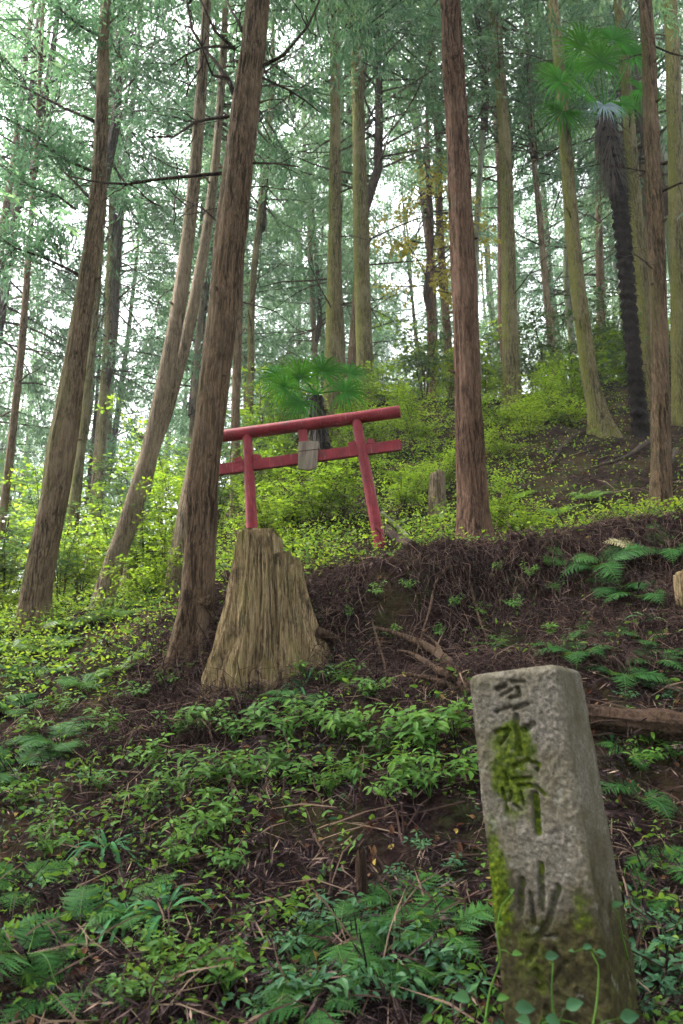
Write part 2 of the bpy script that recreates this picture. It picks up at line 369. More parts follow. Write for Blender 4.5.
# ------------------------------------------------------------------ crowns (shared meshes)
def crown_mesh(name, Hh, R, nb, ncl, nl, mat, leaf=(.09,.03), seed=0, droop=.35):
    r = np.random.default_rng(seed); mb = MB(); PP=[]; DD=[]
    # stem
    st = np.stack([.12*np.sin(np.linspace(0,5,12)+seed), .12*np.cos(np.linspace(0,4,12)+seed)-.12, np.linspace(-.3,Hh,12)],-1)
    st[0,:2] = 0
    tube(mb, st, np.linspace(.10,.015,12), 6, 1)
    for b in range(nb):
        t = (b+r.random())/nb; z = t*Hh; ang = r.random()*2*PI; gap = .6+.7*r.random()
        ln = R*gap*(1-t)**.7*(.55+.45*min(1,t*5))+.25
        n = 7; s = np.linspace(0,1,n)
        az = ang+.25*r.normal()*s
        rad = s*ln; zz = z + rad*(.25-.2*r.random()) - droop*ln*s**2*(r.random()+.3) + .22*ln*s**3
        x0 = np.interp(z, st[:,2], st[:,0]); y0 = np.interp(z, st[:,2], st[:,1])
        pb = np.stack([x0+np.cos(az)*rad, y0+np.sin(az)*rad, zz], -1)
        tube(mb, pb, np.linspace(.028,.006,n)*(1-.5*t), 3, 1, cap=False)
        nc = max(3, int(ncl*ln/R))
        for c in range(nc):
            q = .28+.72*(c+r.random())/nc
            p = np.array([np.interp(q, s, pb[:,k]) for k in range(3)])
            d = np.array([math.cos(ang+r.normal()*.8), math.sin(ang+r.normal()*.8), -.35+r.normal()*.25])
            l2 = .40*R/2.4*(.7+r.random()); d[2] -= .25
            u = r.random((nl,1))
            pc = p + d*l2*u + r.normal(size=(nl,3))*(.02+.028*R/2.4)
            PP.append(pc); DD.append(d+r.normal(size=(nl,3))*.55+np.array([0,0,-.2]))
    PP = np.concatenate(PP); DD = np.concatenate(DD)
    n = len(PP); nn = unit(r.normal(size=(n,3))*.9+np.array([0,0,.8]))
    leaves(mb, PP, DD, nn, leaf[0]*(.6+.8*r.random(n)), leaf[1]*(.7+.6*r.random(n)))
    return mb.mesh(name, [mat, BK['twig']], smooth=False)
CR = [crown_mesh('conifer_crown', 11, 2.5, 95, 13, 27, LM['conifer'], (.13,.028), 1),
      crown_mesh('conifer_crown', 12, 2.2, 105, 11, 26, LM['conifer'], (.13,.028), 2, .5),
      crown_mesh('conifer_crown', 9, 2.8, 75, 14, 28, LM['conifer_light'], (.13,.03), 3, .2),
      crown_mesh('conifer_crown', 12, 2.5, 90, 12, 26, LM['conifer_light'], (.13,.028), 4, .45)]
CRY = crown_mesh('broadleaf_crown', 4, 1.6, 45, 10, 14, LM['yellow'], (.09,.055), 5, .1)

# ------------------------------------------------------------------ trees
def trunk_mesh(pts, ws, sides, seed, flare=.5, ridge=.06, lobes=5, step=.12, barkm='red', sink=.35, flh=.22):
    """pts world points; ws world radii"""
    Pn = smooth_line(pts, step)
    d = np.r_[0, np.cumsum(np.linalg.norm(np.diff(pts,axis=0),axis=1))]; dn = np.r_[0, np.cumsum(np.linalg.norm(np.diff(Pn,axis=0),axis=1))]
    dn = dn*d[-1]/dn[-1]; R = np.interp(dn, d, ws)
    # sink
    dirn = Pn[0]-Pn[1]; dirn /= np.linalg.norm(dirn)
    Pn = np.vstack([Pn[0]+dirn*sink*np.array([0.3,.3,1]), Pn]); R = np.r_[R[0], R]; dn = np.r_[-sink, dn]
    r = np.random.default_rng(seed)
    ph = r.random(8)*6.28
    hgt = np.maximum(dn, 0)
    def rf(th, i):
        hh = hgt[i[:,0]][:,None]
        fl = flare*np.exp(-hh/flh)
        lob = .6+.4*np.cos(lobes*th+ph[0])+.3*np.cos((lobes-2)*th+ph[1]+hh)
        wob = .5*np.cos(2*th+ph[2]+hh*.7)+.35*np.cos(3*th+ph[3]-hh*1.1)
        rid = fbm((th*min(sides,44)/9)+.4*np.sin(hh*1.3), hh*.9+0*th+seed*7.7, 3, seed)
        kn = fbm(th*1.3+0*hh, hh*2.2+0*th, 2, seed+50)
        return 1+fl*lob+.05*wob+ridge*2.2*rid+.07*kn
    mb = MB(); tube(mb, Pn, R, sides, rfun=rf)
    return mb.mesh('trunk', BK[barkm]), Pn, R
def branch_mesh(P, r0, r1=.004, twigs=3, seed=0, mat='twig', leafm=None):
    r = np.random.default_rng(seed)
    P = smooth_line(P, .15); n = len(P)
    P = P + np.cumsum(r.normal(size=(n,3))*.008, 0)
    mb = MB(); tube(mb, P, np.linspace(r0, r1, n), 6)
    ln = np.linalg.norm(P[-1]-P[0]); PP=[]; DD=[]
    for k in range(twigs):
        i = r.integers(n//4, n-1); d = unit(P[min(i+1,n-1)]-P[i-1]); s = r.normal(size=3)*.9; s[2] += .1
        d = unit(d*.8+s); l = ln*(.12+.25*r.random()); m = 6
        q = P[i]+np.cumsum(np.vstack([np.zeros(3), np.tile(d*l/m,(m,1))+r.normal(size=(m,3))*l*.03]),0)
        tube(mb, q, np.linspace(max(r0*.35,.005), r1*.7, m+1), 4)
        if leafm:
            for w in range(3, m+1):
                PP.append(q[w]+r.normal(size=(26,3))*.09); DD.append(d+r.normal(size=(26,3))*.7)
    mats = [BK[mat]]
    if leafm and PP:
        PP = np.concatenate(PP); DD = np.concatenate(DD)
        leaves(mb, PP, DD, r.normal(size=PP.shape)*.6+np.array([0,0,1]), .07, .022, 1); mats.append(LM[leafm])
    return mb.mesh('branch', mats)
MAIN = []   # (px at y 300, label word) to name background trees
def tree(name, label, poly, Yd, barkm, sides=20, flare=.45, ridge=.06, ext=6.0, crown=None, crs=1.0, brs=(), nrand=0, rr=(0,350), seed=0, group=None, extra_top=0, brlen=1.0, step=.12, lobes=5, flh=.22, leafm=None, crown_py=None, sink=.35):
    Wp = []; R = []
    n = len(poly)
    for k, (px, py, w) in enumerate(poly):
        p = at(px, py, Yd + .0*k); Wp.append(p); R.append(w*depth(p)/F/2)
    Wp = np.array(Wp); R = np.array(R)
    base = Wp[0].copy(); gz = h(base[0], base[1])
    if gz < base[2]-.02: # let the trunk reach the ground
        Wp[0][2] = gz; 
    elif gz > base[2]+.3: pass
    d = unit(Wp[-1]-Wp[-2]); top = Wp[-1]+(d*np.array([.6,.6,1]))*ext
    Wp = np.vstack([Wp, top]); R = np.r_[R, max(R[-1]*.55, .03)]
    root = empty(name, tuple(Wp[0]), label, 'tree', group)
    L0 = Wp-Wp[0]
    me, Pn, Rn = trunk_mesh(L0, R, sides, seed, flare, ridge, lobes, step, barkm, flh=flh, sink=sink)
    link('trunk', me, root)
    bi = 0
    for b in brs:
        *bp, r0 = b
        pp = []
        for k, (x, y) in enumerate(bp):
            pp.append(at(x, y, Yd-.12*k*(1 if (bi%2) else -1)*brlen)-Wp[0])
        dp = depth(pp[0]+Wp[0])
        link('branch', branch_mesh(np.array(pp), r0*dp/F/2, .35*r0*dp/F/2+.001, 7, seed*31+bi, leafm=leafm), root); bi += 1
    r = np.random.default_rng(seed+100)
    if Yd < 12:
        dn_ = np.linspace(.15,.85,12 if Yd < 8 else 7)
        for q in dn_:
            k = int(q*(len(Pn)-1)); a = r.uniform(PI*.9, PI*2.1); o_ = np.array([math.cos(a), math.sin(a), r.uniform(-.1,.4)]); l = r.uniform(.02,.07)
            m_ = MB(); tube(m_, np.array([Pn[k]+o_*Rn[k]*.85, Pn[k]+o_*(Rn[k]+l*.5), Pn[k]+o_*(Rn[k]+l)]), [.016,.011,.006], 7)
            link('branch_stub', m_.mesh('branch_stub', BK[barkm]), root)
    for b in range(nrand):
        t = r.uniform(*rr); py = t
        xs = np.interp(py, [q[1] for q in poly][::-1], [q[0] for q in poly][::-1])
        p0 = at(xs, py, Yd)-Wp[0]; a = r.uniform(0, 2*PI); l = r.uniform(.35, 1.5)*brlen*(Yd/10)**.5
        dv = np.array([math.cos(a), math.sin(a)*.8, r.uniform(-.25,.35)])
        pp = np.array([p0, p0+dv*l*.4, p0+dv*l*.75+np.array([0,0,r.uniform(-.15,.1)*l]), p0+dv*l+np.array([0,0,r.uniform(-.4,.2)*l])])
        link('branch', branch_mesh(pp, r.uniform(.008,.016)*(Yd/8)**.5, .003, 4, seed*31+50+b, leafm=leafm), root)
    if crown is not None:
        cp = top+np.array([0,0,-ext*.9]) if crown_py is None else at(np.interp(crown_py, [q[1] for q in poly][::-1], [q[0] for q in poly][::-1]), crown_py, Yd)
        o = link('crown', CR[crown], root, tuple(cp-Wp[0])); o.scale = (crs,crs,crs*1.05); o.rotation_euler = (0,0,seed*1.7)
    MAIN.append((poly[len(poly)//2][0], label))
    return root
Zb = lambda *q: tuple((a/2, b/2) for a, b in q)
tree('cedar_tree', 'red-brown cedar with bulging bent lower trunk at the far left, dead branches reaching left',
     [(31,640,31),(38,580,29),(54,500,26),(62,450,28),(74,370,22),(86,290,18.5),(96,210,15.5),(101,130,12.5),(103,60,11),(106,0,9)], 7.3, 'tan2', 44, .4, .08,
     crown=0, crs=.8, seed=1, leafm='conifer', brs=[Zb((185,400),(130,345),(80,285),(65,250))+(3,), Zb((190,345),(120,310),(60,260),(0,230))+(3.2,), Zb((190,245),(110,215),(40,180),(-10,150))+(3.4,),
       Zb((160,555),(90,520),(30,500),(-10,470))+(3.2,), Zb((115,490),(60,475),(0,462))+(2.5,), Zb((197,70),(160,50),(125,20),(110,-20))+(3,), Zb((196,200),(180,150),(186,110))+(2.5,), Zb((150,420),(110,392),(60,375),(0,330))+(2.5,),
       Zb((210,60),(235,30),(260,-10))+(2,)])
tree('cedar_tree', 'leaning tan trunk second from left, its foot in bright shrubs',
     [(100,620,22),(112,570,19),(131,515,19),(152,440,17),(170,355,16),(184,270,14),(194,180,12.5),(201,90,11),(207,0,9)], 8.0, 'tan', 22, .3, .04, crown=3, crs=.8, seed=2, nrand=6, rr=(0,330))
tree('cedar_tree', 'thin leaning trunk rising just right of the leaning tan trunk at the left',
     [(134,510,13),(150,465,12),(166,415,12),(186,340,12),(200,270,11),(211,200,9.5),(219,120,8),(226,0,6)], 9.0, 'tan', 16, .3, .04, crown=2, crs=.8, seed=3, nrand=6, rr=(60,350))
tree('cedar_tree', 'slim mossy green trunk behind the bent cedar at the left',
     [(72,540,12),(77,480,11),(84,420,10),(92,340,9),(98,270,8),(106,150,7),(112,0,6)], 12.5, 'moss', 14, .25, .04, crown=1, seed=4, nrand=5, rr=(150,420), crown_py=170)
tree('cedar_tree', 'thin straight mossy trunk standing between the two leftmost big trunks, far behind',
     [(96,550,7.5),(100,470,7.2),(104,380,6.5),(108,300,6),(113,150,5),(118,0,4)], 17, 'moss', 10, .25, .04, crown=1, seed=5, nrand=5, rr=(150,420), crown_py=230)
tree('cedar_tree', 'thin grey trunk at the left edge of the wood',
     [(-2,560,9),(6,490,8),(15,410,7.5),(23,330,7),(29,250,6),(38,120,5),(44,0,4)], 11.5, 'brown', 12, .25, .04, crown=2, seed=6, nrand=6, rr=(100,420), crown_py=160, crs=.8)
T7 = tree('cedar_tree', 'tall dark brown cedar in front of the left end of the red gate',
     [(188,665,38),(196,600,31),(200,540,29),(203,470,28.5),(209,420,28),(219,340,29),(227,270,30),(236,190,29),(246,100,26),(258,0,22)], 5.2, 'brown', 64, .62, .085, ext=4, crown=0, crs=.7, seed=7, step=.05, flh=.3,
     brs=[Zb((452,345),(360,350),(260,365),(150,348))+(4,), Zb((455,235),(390,245),(345,272),(298,270))+(3.6,), Zb((470,190),(430,130),(385,60),(370,-10))+(5,), Zb((470,100),(430,60),(398,-10))+(4,), Zb((465,95),(400,90),(340,122))+(3.2,),
          Zb((520,135),(570,110),(620,50),(648,-10))+(4.2,), Zb((525,155),(580,180),(642,225))+(2.6,), Zb((500,325),(560,325),(602,335))+(2.5,), Zb((430,440),(390,405),(350,390))+(2.2,), Zb((455,150),(425,150),(405,95),(410,20))+(3,), Zb((480,60),(460,30),(440,-10))+(4,)])
tree('cedar_tree', 'tan cedar trunk showing behind the left side of the tall dark cedar',
     [(178,600,27),(184,540,23),(196,470,19),(208,400,16),(220,330,13.5),(236,240,12.5),(249,150,12),(257,80,11),(265,0,10)], 7.6, 'tan', 36, .4, .08, crown=3, crs=.75, seed=8, nrand=3, rr=(0,200))
tree('cedar_tree', 'narrow trunk just left of the gate, seen right of the tall dark cedar',
     [(233,545,9.5),(235,470,9),(236,400,8.5),(238,330,8),(241,250,7),(246,100,6),(250,0,5)], 11.5, 'brown', 14, .3, .05, crown=1, seed=9, nrand=5, rr=(200,400), crown_py=150)
tree('cedar_tree', 'mossy trunk rising directly behind the hanging board of the gate',
     [(330,492,20),(331,450,17.5),(332,400,16.5),(333,340,15.5),(334,270,13.5),(335,180,11.5),(335,90,10),(334,0,9)], 11.2, 'moss', 24, .4, .05, crown=1, seed=10, nrand=9, rr=(0,330), crown_py=20)
tree('cedar_tree', 'thick mossy yellow-green trunk on the crest right behind the right gate post',
     [(367,410,19),(365,370,17.5),(363,310,16),(361,240,15.5),(359,150,13),(357,60,12),(355,0,11)], 14, 'moss', 24, .35, .05, crown=0, seed=11, nrand=10, rr=(0,330), crown_py=40)
T10 = tree('cedar_tree', 'large straight red-brown cedar standing alone right of the gate',
     [(474,548,34),(472,500,29),(469,430,27),(466,340,25.5),(463,260,24.5),(459,170,23),(454,80,21.5),(450,0,20)], 6.3, 'red', 64, .7, .09, ext=5, crown=1, crs=.8, seed=12, step=.05, nrand=4, rr=(0,230), brlen=.4)
tree('cedar_tree', 'mossy trunk on the crest just right of the large straight red-brown cedar',
     [(511,412,19),(511,370,16.5),(509,310,15),(508,240,13.5),(505,150,12),(500,80,11),(494,0,10)], 14, 'moss', 24, .35, .04, crown=3, seed=13, nrand=9, rr=(0,300), crown_py=30)
tree('maple_tree', 'slender reddish trunk with yellow autumn leaves, left of the straight red-brown cedar',
     [(432,400,8),(431,340,7.5),(430,270,7),(429,200,5.5),(428,150,4)], 16, 'red', 10, .2, .04, ext=1.5, seed=14, nrand=4, rr=(170,300))
yt = [o for o in C.objects if o.get('label','').startswith('slender reddish')][0]
o = link('crown', CRY, yt, tuple(at(430,300,16)-np.array(yt.location))); o.scale = (.9,.9,1.0)
tree('cedar_tree', 'thin pale trunk with a slight bow, close right of the straight red-brown cedar',
     [(480,400,7),(476,330,6.5),(476,250,6),(480,170,5.5),(486,80,5),(489,0,4)], 15, 'pale', 10, .2, .03, crown=2, seed=15, nrand=6, rr=(50,300), crown_py=120)
tree('cedar_tree', 'curved mossy trunk left of the shaggy palm, foot on bare root-crossed ground',
     [(604,442,24),(597,410,17),(590,380,15.5),(583,330,15),(577,280,14.5),(571,210,13.5),(566,150,12.5),(560,70,11),(552,0,10)], 11, 'moss', 24, .5, .045, crown=0, seed=16, nrand=7, rr=(0,300), flh=.4)
tree('cedar_tree', 'mossy trunk partly behind the shaggy palm, on its right',
     [(652,430,15),(648,370,14.5),(643,300,13.5),(637,230,12.5),(631,150,12),(624,60,10),(618,0,9)], 12.5, 'moss', 20, .3, .045, crown=3, seed=17, nrand=5, rr=(100,330))
tree('cedar_tree', 'brown straight trunk at the right, lowest of the trunks right of the palm',
     [(661,535,25),(661,490,20),(661,430,18.5),(660,360,17.5),(658,280,16.5),(655,200,15.5),(650,100,14),(645,0,12.5)], 6.3, 'brown', 48, .6, .08, ext=5, crown=2, crs=.7, seed=18, nrand=8, rr=(0,300), brlen=.6, step=.07)
tree('cedar_tree', 'thick mossy trunk cut by the right edge of the picture',
     [(681,425,18),(680,370,16.5),(679,300,16),(677,220,15),(674,120,14),(670,0,13)], 11.3, 'moss', 20, .35, .045, crown=1, seed=19, nrand=5, rr=(0,300))
tree('cedar_tree', 'very thin far trunk left of the curved mossy trunk',
     [(556,390,8),(550,330,7),(544,270,6.5),(538,200,6),(531,120,5),(525,0,4)], 16, 'tan', 10, .2, .03, crown=1, seed=20, nrand=7, rr=(80,330), crown_py=150)

# background trees: positions in the world, between and beyond the named trunks
bgspots = []
r = np.random.default_rng(11)
cand = []
for k in range(4000):
    Yb = r.uniform(14.5, 46); xb = r.uniform(-.56*Yb-2, .56*Yb+2)
    if any((xb-a)**2+(Yb-b)**2 < (1.9+Yb*.045)**2 for a, b in cand): continue
    # keep the brighter gap at the upper left
    if -.48 < xb/Yb < -.26 and r.random() < .97: continue
    if .02 < xb/Yb < .10 and Yb < 30: continue
    cand.append((xb, Yb))
cand = cand[:70]
low = []
for k in range(3000):
    Yb = r.uniform(17, 44); xb = r.uniform(-.62, .3)*Yb
    if any((xb-a)**2+(Yb-b)**2 < (1.8+Yb*.05)**2 for a, b in cand+low): continue
    low.append((xb, Yb))
low = low[:36]; cand += low
_lm = [(-400,'the left edge of the picture'),(60,'the bent cedar at the left'),(155,'the leaning tan trunk'),(215,'the tall dark cedar'),(300,'the left gate post'),(345,'the hanging board of the gate'),(385,'the right gate post'),(466,'the straight red-brown cedar'),(510,'the crest trunk right of that cedar'),(580,'the curved mossy trunk'),(640,'the shaggy palm'),(1200,'the right edge')]
cells = {}
for xb, Yb in cand:
    px = 341.5+F*xb/(Yb*CP+3)
    for a, b in zip(_lm[:-1], _lm[1:]):
        if a[0] <= px < b[0]:
            rng_ = 'nearer' if Yb < 24 else ('more distant' if Yb < 34 else 'farthest')
            cells.setdefault((a[1], b[1], rng_), []).append((xb, Yb)); break
ORD = {1:['lone'],2:['left','right'],3:['leftmost','middle','rightmost']}
def ordn(i, n):
    if n <= 3: return ORD[n][i]
    w = ['leftmost','second from the left','third from the left','fourth from the left','fifth from the left','sixth from the left','seventh from the left','eighth from the left','ninth from the left','tenth from the left','eleventh from the left']
    return 'rightmost' if i == n-1 else w[min(i,10)]
_short = {'the left edge of the picture':'left edge','the bent cedar at the left':'bent cedar','the leaning tan trunk':'leaning tan trunk','the tall dark cedar':'tall dark cedar','the left gate post':'left gate post','the hanging board of the gate':'hanging board','the right gate post':'right gate post','the straight red-brown cedar':'straight red cedar','the crest trunk right of that cedar':'mossy crest trunk','the curved mossy trunk':'curved mossy trunk','the shaggy palm':'shaggy palm','the right edge':'right edge'}
tmeshes = []
for q in range(5):
    rq = np.random.default_rng(q+60)
    z = np.linspace(0, 20, 9); p = np.stack([np.cumsum(rq.normal(size=9))*.12, np.cumsum(rq.normal(size=9))*.12, z], -1); p[:,:2] -= p[0,:2]
    me, _, _ = trunk_mesh(p, np.linspace(.19,.05,9), 12, q, .3, .04, 5, .5, ['tan','moss','brown','pale','red'][q], sink=1.0)
    tmeshes.append((me, p))
bm_dead = []
for q in range(9):
    rq = np.random.default_rng(q+80); mbq = MB(); l = rq.uniform(.9, 2.4); a = rq.uniform(-.3,.4)
    dv = np.array([1, 0, a])
    pp = smooth_line(np.array([[0,0,0],dv*l*.5,[0,0,rq.uniform(-.5,.2)]+dv*l]), .2)
    tube(mbq, pp, np.linspace(.024,.006,len(pp)), 5); bm_dead.append(mbq.mesh('branch', BK['twig']))
bi = 0
for (a, b, d), lst in cells.items():
    lst.sort(key=lambda t: t[0]/t[1])
    for i, (xb, Yb) in enumerate(lst):
        g = h(xb, Yb)
        lab = f"{ordn(i,len(lst))} {'' if d=='nearer' else ''}of the {d} hazy conifers between {_short[a]} and {_short[b]}" if len(lst) > 1 else f"lone {d} hazy conifer between {_short[a]} and {_short[b]}"
        lab = ' '.join(lab.split())
        root = empty('conifer_tree', (xb, Yb, g), lab, 'tree', 'background conifers', r.uniform(0,6.28))
        me, p = tmeshes[bi % 5]
        sc = r.uniform(.5, .88)
        t = link('trunk', me, root); t.scale = (sc, sc, 1)
        root.rotation_euler = (r.normal()*.03, r.normal()*.04, r.uniform(0,6.28))
        z0 = r.uniform(3.5, 8.5); isl = (xb, Yb) in low
        if a == 'the left edge of the picture' or xb < -5: z0 = r.uniform(2.5, 7.5)
        if isl: z0 = .8
        ci = [2,3,1,3,2,0][bi % 6]
        c = link('crown', CR[ci], root, (float(np.interp(z0,p[:,2],p[:,0])), float(np.interp(z0,p[:,2],p[:,1])), z0)); s = r.uniform(.95, 1.4) if not isl else r.uniform(.8, 1.1)*(.6+Yb/60); c.scale = (s, s, s*(1.15 if not isl else 1.0))
        if isl: t.scale = (sc*.6, sc*.6, .5*s); c.rotation_euler = (0,0,r.uniform(0,6.28))
        if Yb < 30:
            for q in range(6):
                zb = r.uniform(1.8, 9.5); ob = link('branch', bm_dead[(bi+q*2) % 9], root, (float(np.interp(zb,p[:,2],p[:,0])), float(np.interp(zb,p[:,2],p[:,1])), zb)); ob.rotation_euler = (0,0,r.uniform(0,6.28))
        bi += 1

# unseen conifers added beside and behind the viewpoint to shade the foreground
for k, (xb, Yb, w_) in enumerate([(-6.2,3.2,'left, beside the lower path'),(9.2,.6,'right, beside the lower path'),(-3.4,-1.6,'left, just behind the viewpoint'),(3.2,-2.4,'right, just behind the viewpoint'),(-7.5,-3,'left, downhill'),(0.4,-4.6,'middle, downhill'),(7.2,-4,'right, downhill'),(-9.5,6.5,'far left, level with the stump'),(10.5,8.6,'far right, level with the gate'),(5.4,-7.5,'lowest on the right'),(-4.6,-8,'lowest on the left'),(10,1,'far right, level with the marker'),(-10.5,0.5,'far left, level with the marker')]):
    root = empty('conifer_tree', (xb, Yb, h(xb,Yb)-.1), 'unseen shade conifer added outside the picture, '+w_, 'tree', 'added shade conifers around the viewpoint', k*1.3)
    link('trunk', tmeshes[k % 5][0], root); p = tmeshes[k % 5][1]
    c = link('crown', CR[(k*2+1) % 4], root, (float(np.interp(5.5,p[:,2],p[:,0])), float(np.interp(5.5,p[:,2],p[:,1])), 5.5)); c.scale = (1.9,1.9,1.3) if abs(xb) > 5 or Yb < -4 else (1.4,1.4,1.3); c.location.z += -2.2 if abs(xb) > 7 or Yb < -4 else 1.5
# ------------------------------------------------------------------ torii
TY = 7.0
tb = at(317, 553, TY); dpt = depth(at(314, 480, TY)); px2m = dpt/F
troot = empty('torii_gate', tuple(tb), 'small tilted vermilion torii gate of round logs on the bank', 'torii gate')
troot.rotation_euler = (math.radians(-2), math.radians(-7.2), math.radians(-3))
hK = 138*px2m; hN = 101*px2m
def cyl_log(p0, p1, r0, r1, n=28, seg=24, seed=0):
    mb = MB(); t = np.linspace(0,1,seg)[:,None]; Pp = np.array(p0)*(1-t)+np.array(p1)*t
    Rr = np.interp(t[:,0], [0,1],[r0,r1]); rd = Rr.copy(); rd[0] *= .93; rd[-1] *= .93
    Pp[1] = Pp[0]+(Pp[1]-Pp[0])*.12; Pp[-2] = Pp[-1]+(Pp[-2]-Pp[-1])*.12
    tube(mb, Pp, rd, n, rfun=lambda th,i: 1+.012*np.cos(3*th+i*.2+seed)+.01*np.cos(2*th-i*.13))
    return mb.mesh('log', PAINT)
def box_mesh(sx, sy, sz, mat, bev=.004, nz=1, wob=0, seed=0):
    import bmesh
    b = bmesh.new(); bmesh.ops.create_cube(b, size=1)
    for v in b.verts: v.co = Vector((v.co.x*sx, v.co.y*sy, v.co.z*sz))
    if nz > 1: bmesh.ops.subdivide_edges(b, edges=b.edges[:], cuts=nz, use_grid_fill=True)
    if wob:
        rr_ = random.Random(seed)
        for v in b.verts: v.co += Vector((rr_.uniform(-1,1), rr_.uniform(-1,1), rr_.uniform(-1,1)))*wob
    if bev: bmesh.ops.bevel(b, geom=b.edges[:] if nz == 1 else [e for e in b.edges if len(e.link_faces)==2 and e.calc_face_angle(0) > .8], offset=bev, segments=2, affect='EDGES')
    me = bpy.data.meshes.new('board'); b.to_mesh(me); b.free(); me.materials.append(mat); return me
kl = 99*px2m
link('kasagi_beam', cyl_log((-kl,0,hK), (kl*1.03,0,hK), 6.6*px2m, 6.4*px2m, seed=1), troot)
for sx, bt, tp in ((-1, -63.5, -57), (1, 63.5, 56)):
    link('post', cyl_log((bt*px2m,0,-.35), (tp*px2m,0,hK-.01), 6.3*px2m, 5.1*px2m, seed=2+sx), troot)
    xk = (tp+(bt-tp)*(1-hN/hK))*px2m
    for s2 in (-1, 1):
        w = link('wedge', box_mesh(8*px2m, .055, 5.5*px2m, PAINT, .003), troot, (xk+s2*9.5*px2m, 0, hN+7.4*px2m)); w.rotation_euler = (0, s2*.25, 0)
link('nuki_beam', box_mesh(2*kl*.985, .045, 11.5*px2m, PAINT, .004), troot, (0, 0, hN))
link('centre_strut', box_mesh(9*px2m, .05, hK-hN-9*px2m, PAINT, .004), troot, (0*px2m, 0, (hK+hN)/2+1*px2m))
import bmesh as _bm
def plaque():
    mb = MB(); w, hh = 10*px2m, 16.5*px2m
    o2 = np.array([(-w*.9,-hh*.85),(-w*.95,-hh*.1),(-w*1.0,hh*.9),(-w*.5,hh*.96),(w*.2,hh*.98),(w*1.02,hh*.93),(w*1.05,hh*.2),(w*.98,-hh*.8),(w*.3,-hh*.97),(-w*.4,-hh*.93)])
    n = len(o2); V = []
    for yy, sc in ((-.014,.95),(-.010,1),(.010,1),(.014,.95)):
        V += [(x*sc, yy, z*sc) for x, z in o2]
    F4 = [[i*n+j, i*n+(j+1)%n, (i+1)*n+(j+1)%n, (i+1)*n+j] for i in range(3) for j in range(n)]
    mb.add(V, [np.array(F4), np.array([list(range(n))[::-1]]), np.array([list(range(3*n,4*n))])]); return mb.mesh('plaque', PLAQUE, smooth=False)
plq = empty('hanging_board', tuple(np.array(tb)), 'blank weathered grey wooden board tied to the middle of the gate beam', 'board')
Mt = troot.rotation_euler.to_matrix().to_4x4(); Mt.translation = troot.location
pl = Mt @ Vector((2.5*px2m, -.055, hN-.5*px2m)); plq.location = pl; plq.rotation_euler = (math.radians(-2), math.radians(2), math.radians(-5))
link('board', plaque(), plq)
mb = MB()
for zz, dz in ((4.0, 1.3),):
    tube(mb, smooth_line(np.array([(-10.8*px2m,0,zz*px2m),(-10*px2m,-.018,zz*px2m),(0,-.019,(zz+dz)*px2m),(9.9*px2m,-.018,(zz+2*dz)*px2m),(11*px2m,.01,(zz+2.5*dz)*px2m)]), .02), .0022, 6)
link('binding_wire', mb.mesh('wire', BK['twig']), plq)

# ------------------------------------------------------------------ stone pillar
SD = 2.32
sc_px = 2.28/F
W0 = .262; DP = .25; HT = 1.25
strokes = []
def st(ox, oy, k, lst):
    for *pp, t in lst:
        for a, b in zip(pp[:-1], pp[1:]): strokes.append((ox+a[0]/k, oy+a[1]/k, ox+b[0]/k, oy+b[1]/k, t/k/2))
st(465,655,4.88,[((205,105),(240,98),15),((235,142),(300,138),18),((160,188),(205,165),22),((180,218),(235,182),15),((262,172),(272,205),(225,222),20),((150,295),(225,262),20),((235,272),(310,240),21),((288,355),(330,330),30),
 ((250,300),(262,470),28),((150,390),(215,375),26),((215,375),(175,440),18),((235,530),(300,492),18),((300,492),(350,505),(338,532),18),((225,592),(310,570),18),((250,612),(330,602),(370,630),18),((325,640),(332,800),36),
 ((190,560),(200,620),15),((215,650),(205,690),15),((225,700),(262,720),15),((262,640),(272,690),14),((175,640),(195,740),16)])
st(465,830,3.794,[((265,60),(262,200),24),((195,125),(185,225),26),((320,120),(285,230),(240,300),24),((225,160),(232,255),16),((240,320),(212,372),20),((300,320),(345,400),20),((235,395),(270,440),20),((335,345),(288,410),14),
 ((238,445),(350,458),18),((265,500),(262,565),22),((335,500),(340,600),24),((200,300),(310,275),14)])
strokes = np.array(strokes)
nf = 120; nr = 380
zz = np.linspace(0, HT, nr)   # from top down
us = np.linspace(0, 1, nf)
Ug, Zg = np.meshgrid(us, zz)
ytop = 683-21*Ug; PYg = ytop+Zg/sc_px*.985
xl = 468+(PYg-683)*28/313; xr = 558+(PYg-662)*39/334
PXg = xl+Ug*(xr-xl)
dd = np.full(PXg.shape, 9.); rad = np.full(PXg.shape, 1.)
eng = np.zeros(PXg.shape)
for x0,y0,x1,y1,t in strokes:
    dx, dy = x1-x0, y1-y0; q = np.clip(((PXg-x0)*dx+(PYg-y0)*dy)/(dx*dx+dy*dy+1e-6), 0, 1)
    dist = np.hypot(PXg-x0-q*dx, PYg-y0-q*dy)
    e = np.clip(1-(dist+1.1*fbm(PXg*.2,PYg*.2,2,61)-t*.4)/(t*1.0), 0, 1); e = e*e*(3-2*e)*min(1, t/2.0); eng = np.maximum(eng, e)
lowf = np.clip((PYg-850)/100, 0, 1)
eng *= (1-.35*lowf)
rough = fbm(PXg*.28, PYg*.28, 4, 77)*.0035 + fbm(PXg*.05, PYg*.05, 2, 78)*.004
front_in = eng*.012 + rough*1.3
mossm = np.exp(-(((PXg-512)/26)**2+((PYg-760)/58)**2)**1.5)*1.0*np.clip((PYg-705)/25,0,1)*(.85+.5*fbm(PXg*.08,PYg*.05,3,62))
mossm = np.maximum(mossm, eng*np.clip((PYg-715)/20,0,1)*.75*np.clip((950-PYg)/120,.3,1))
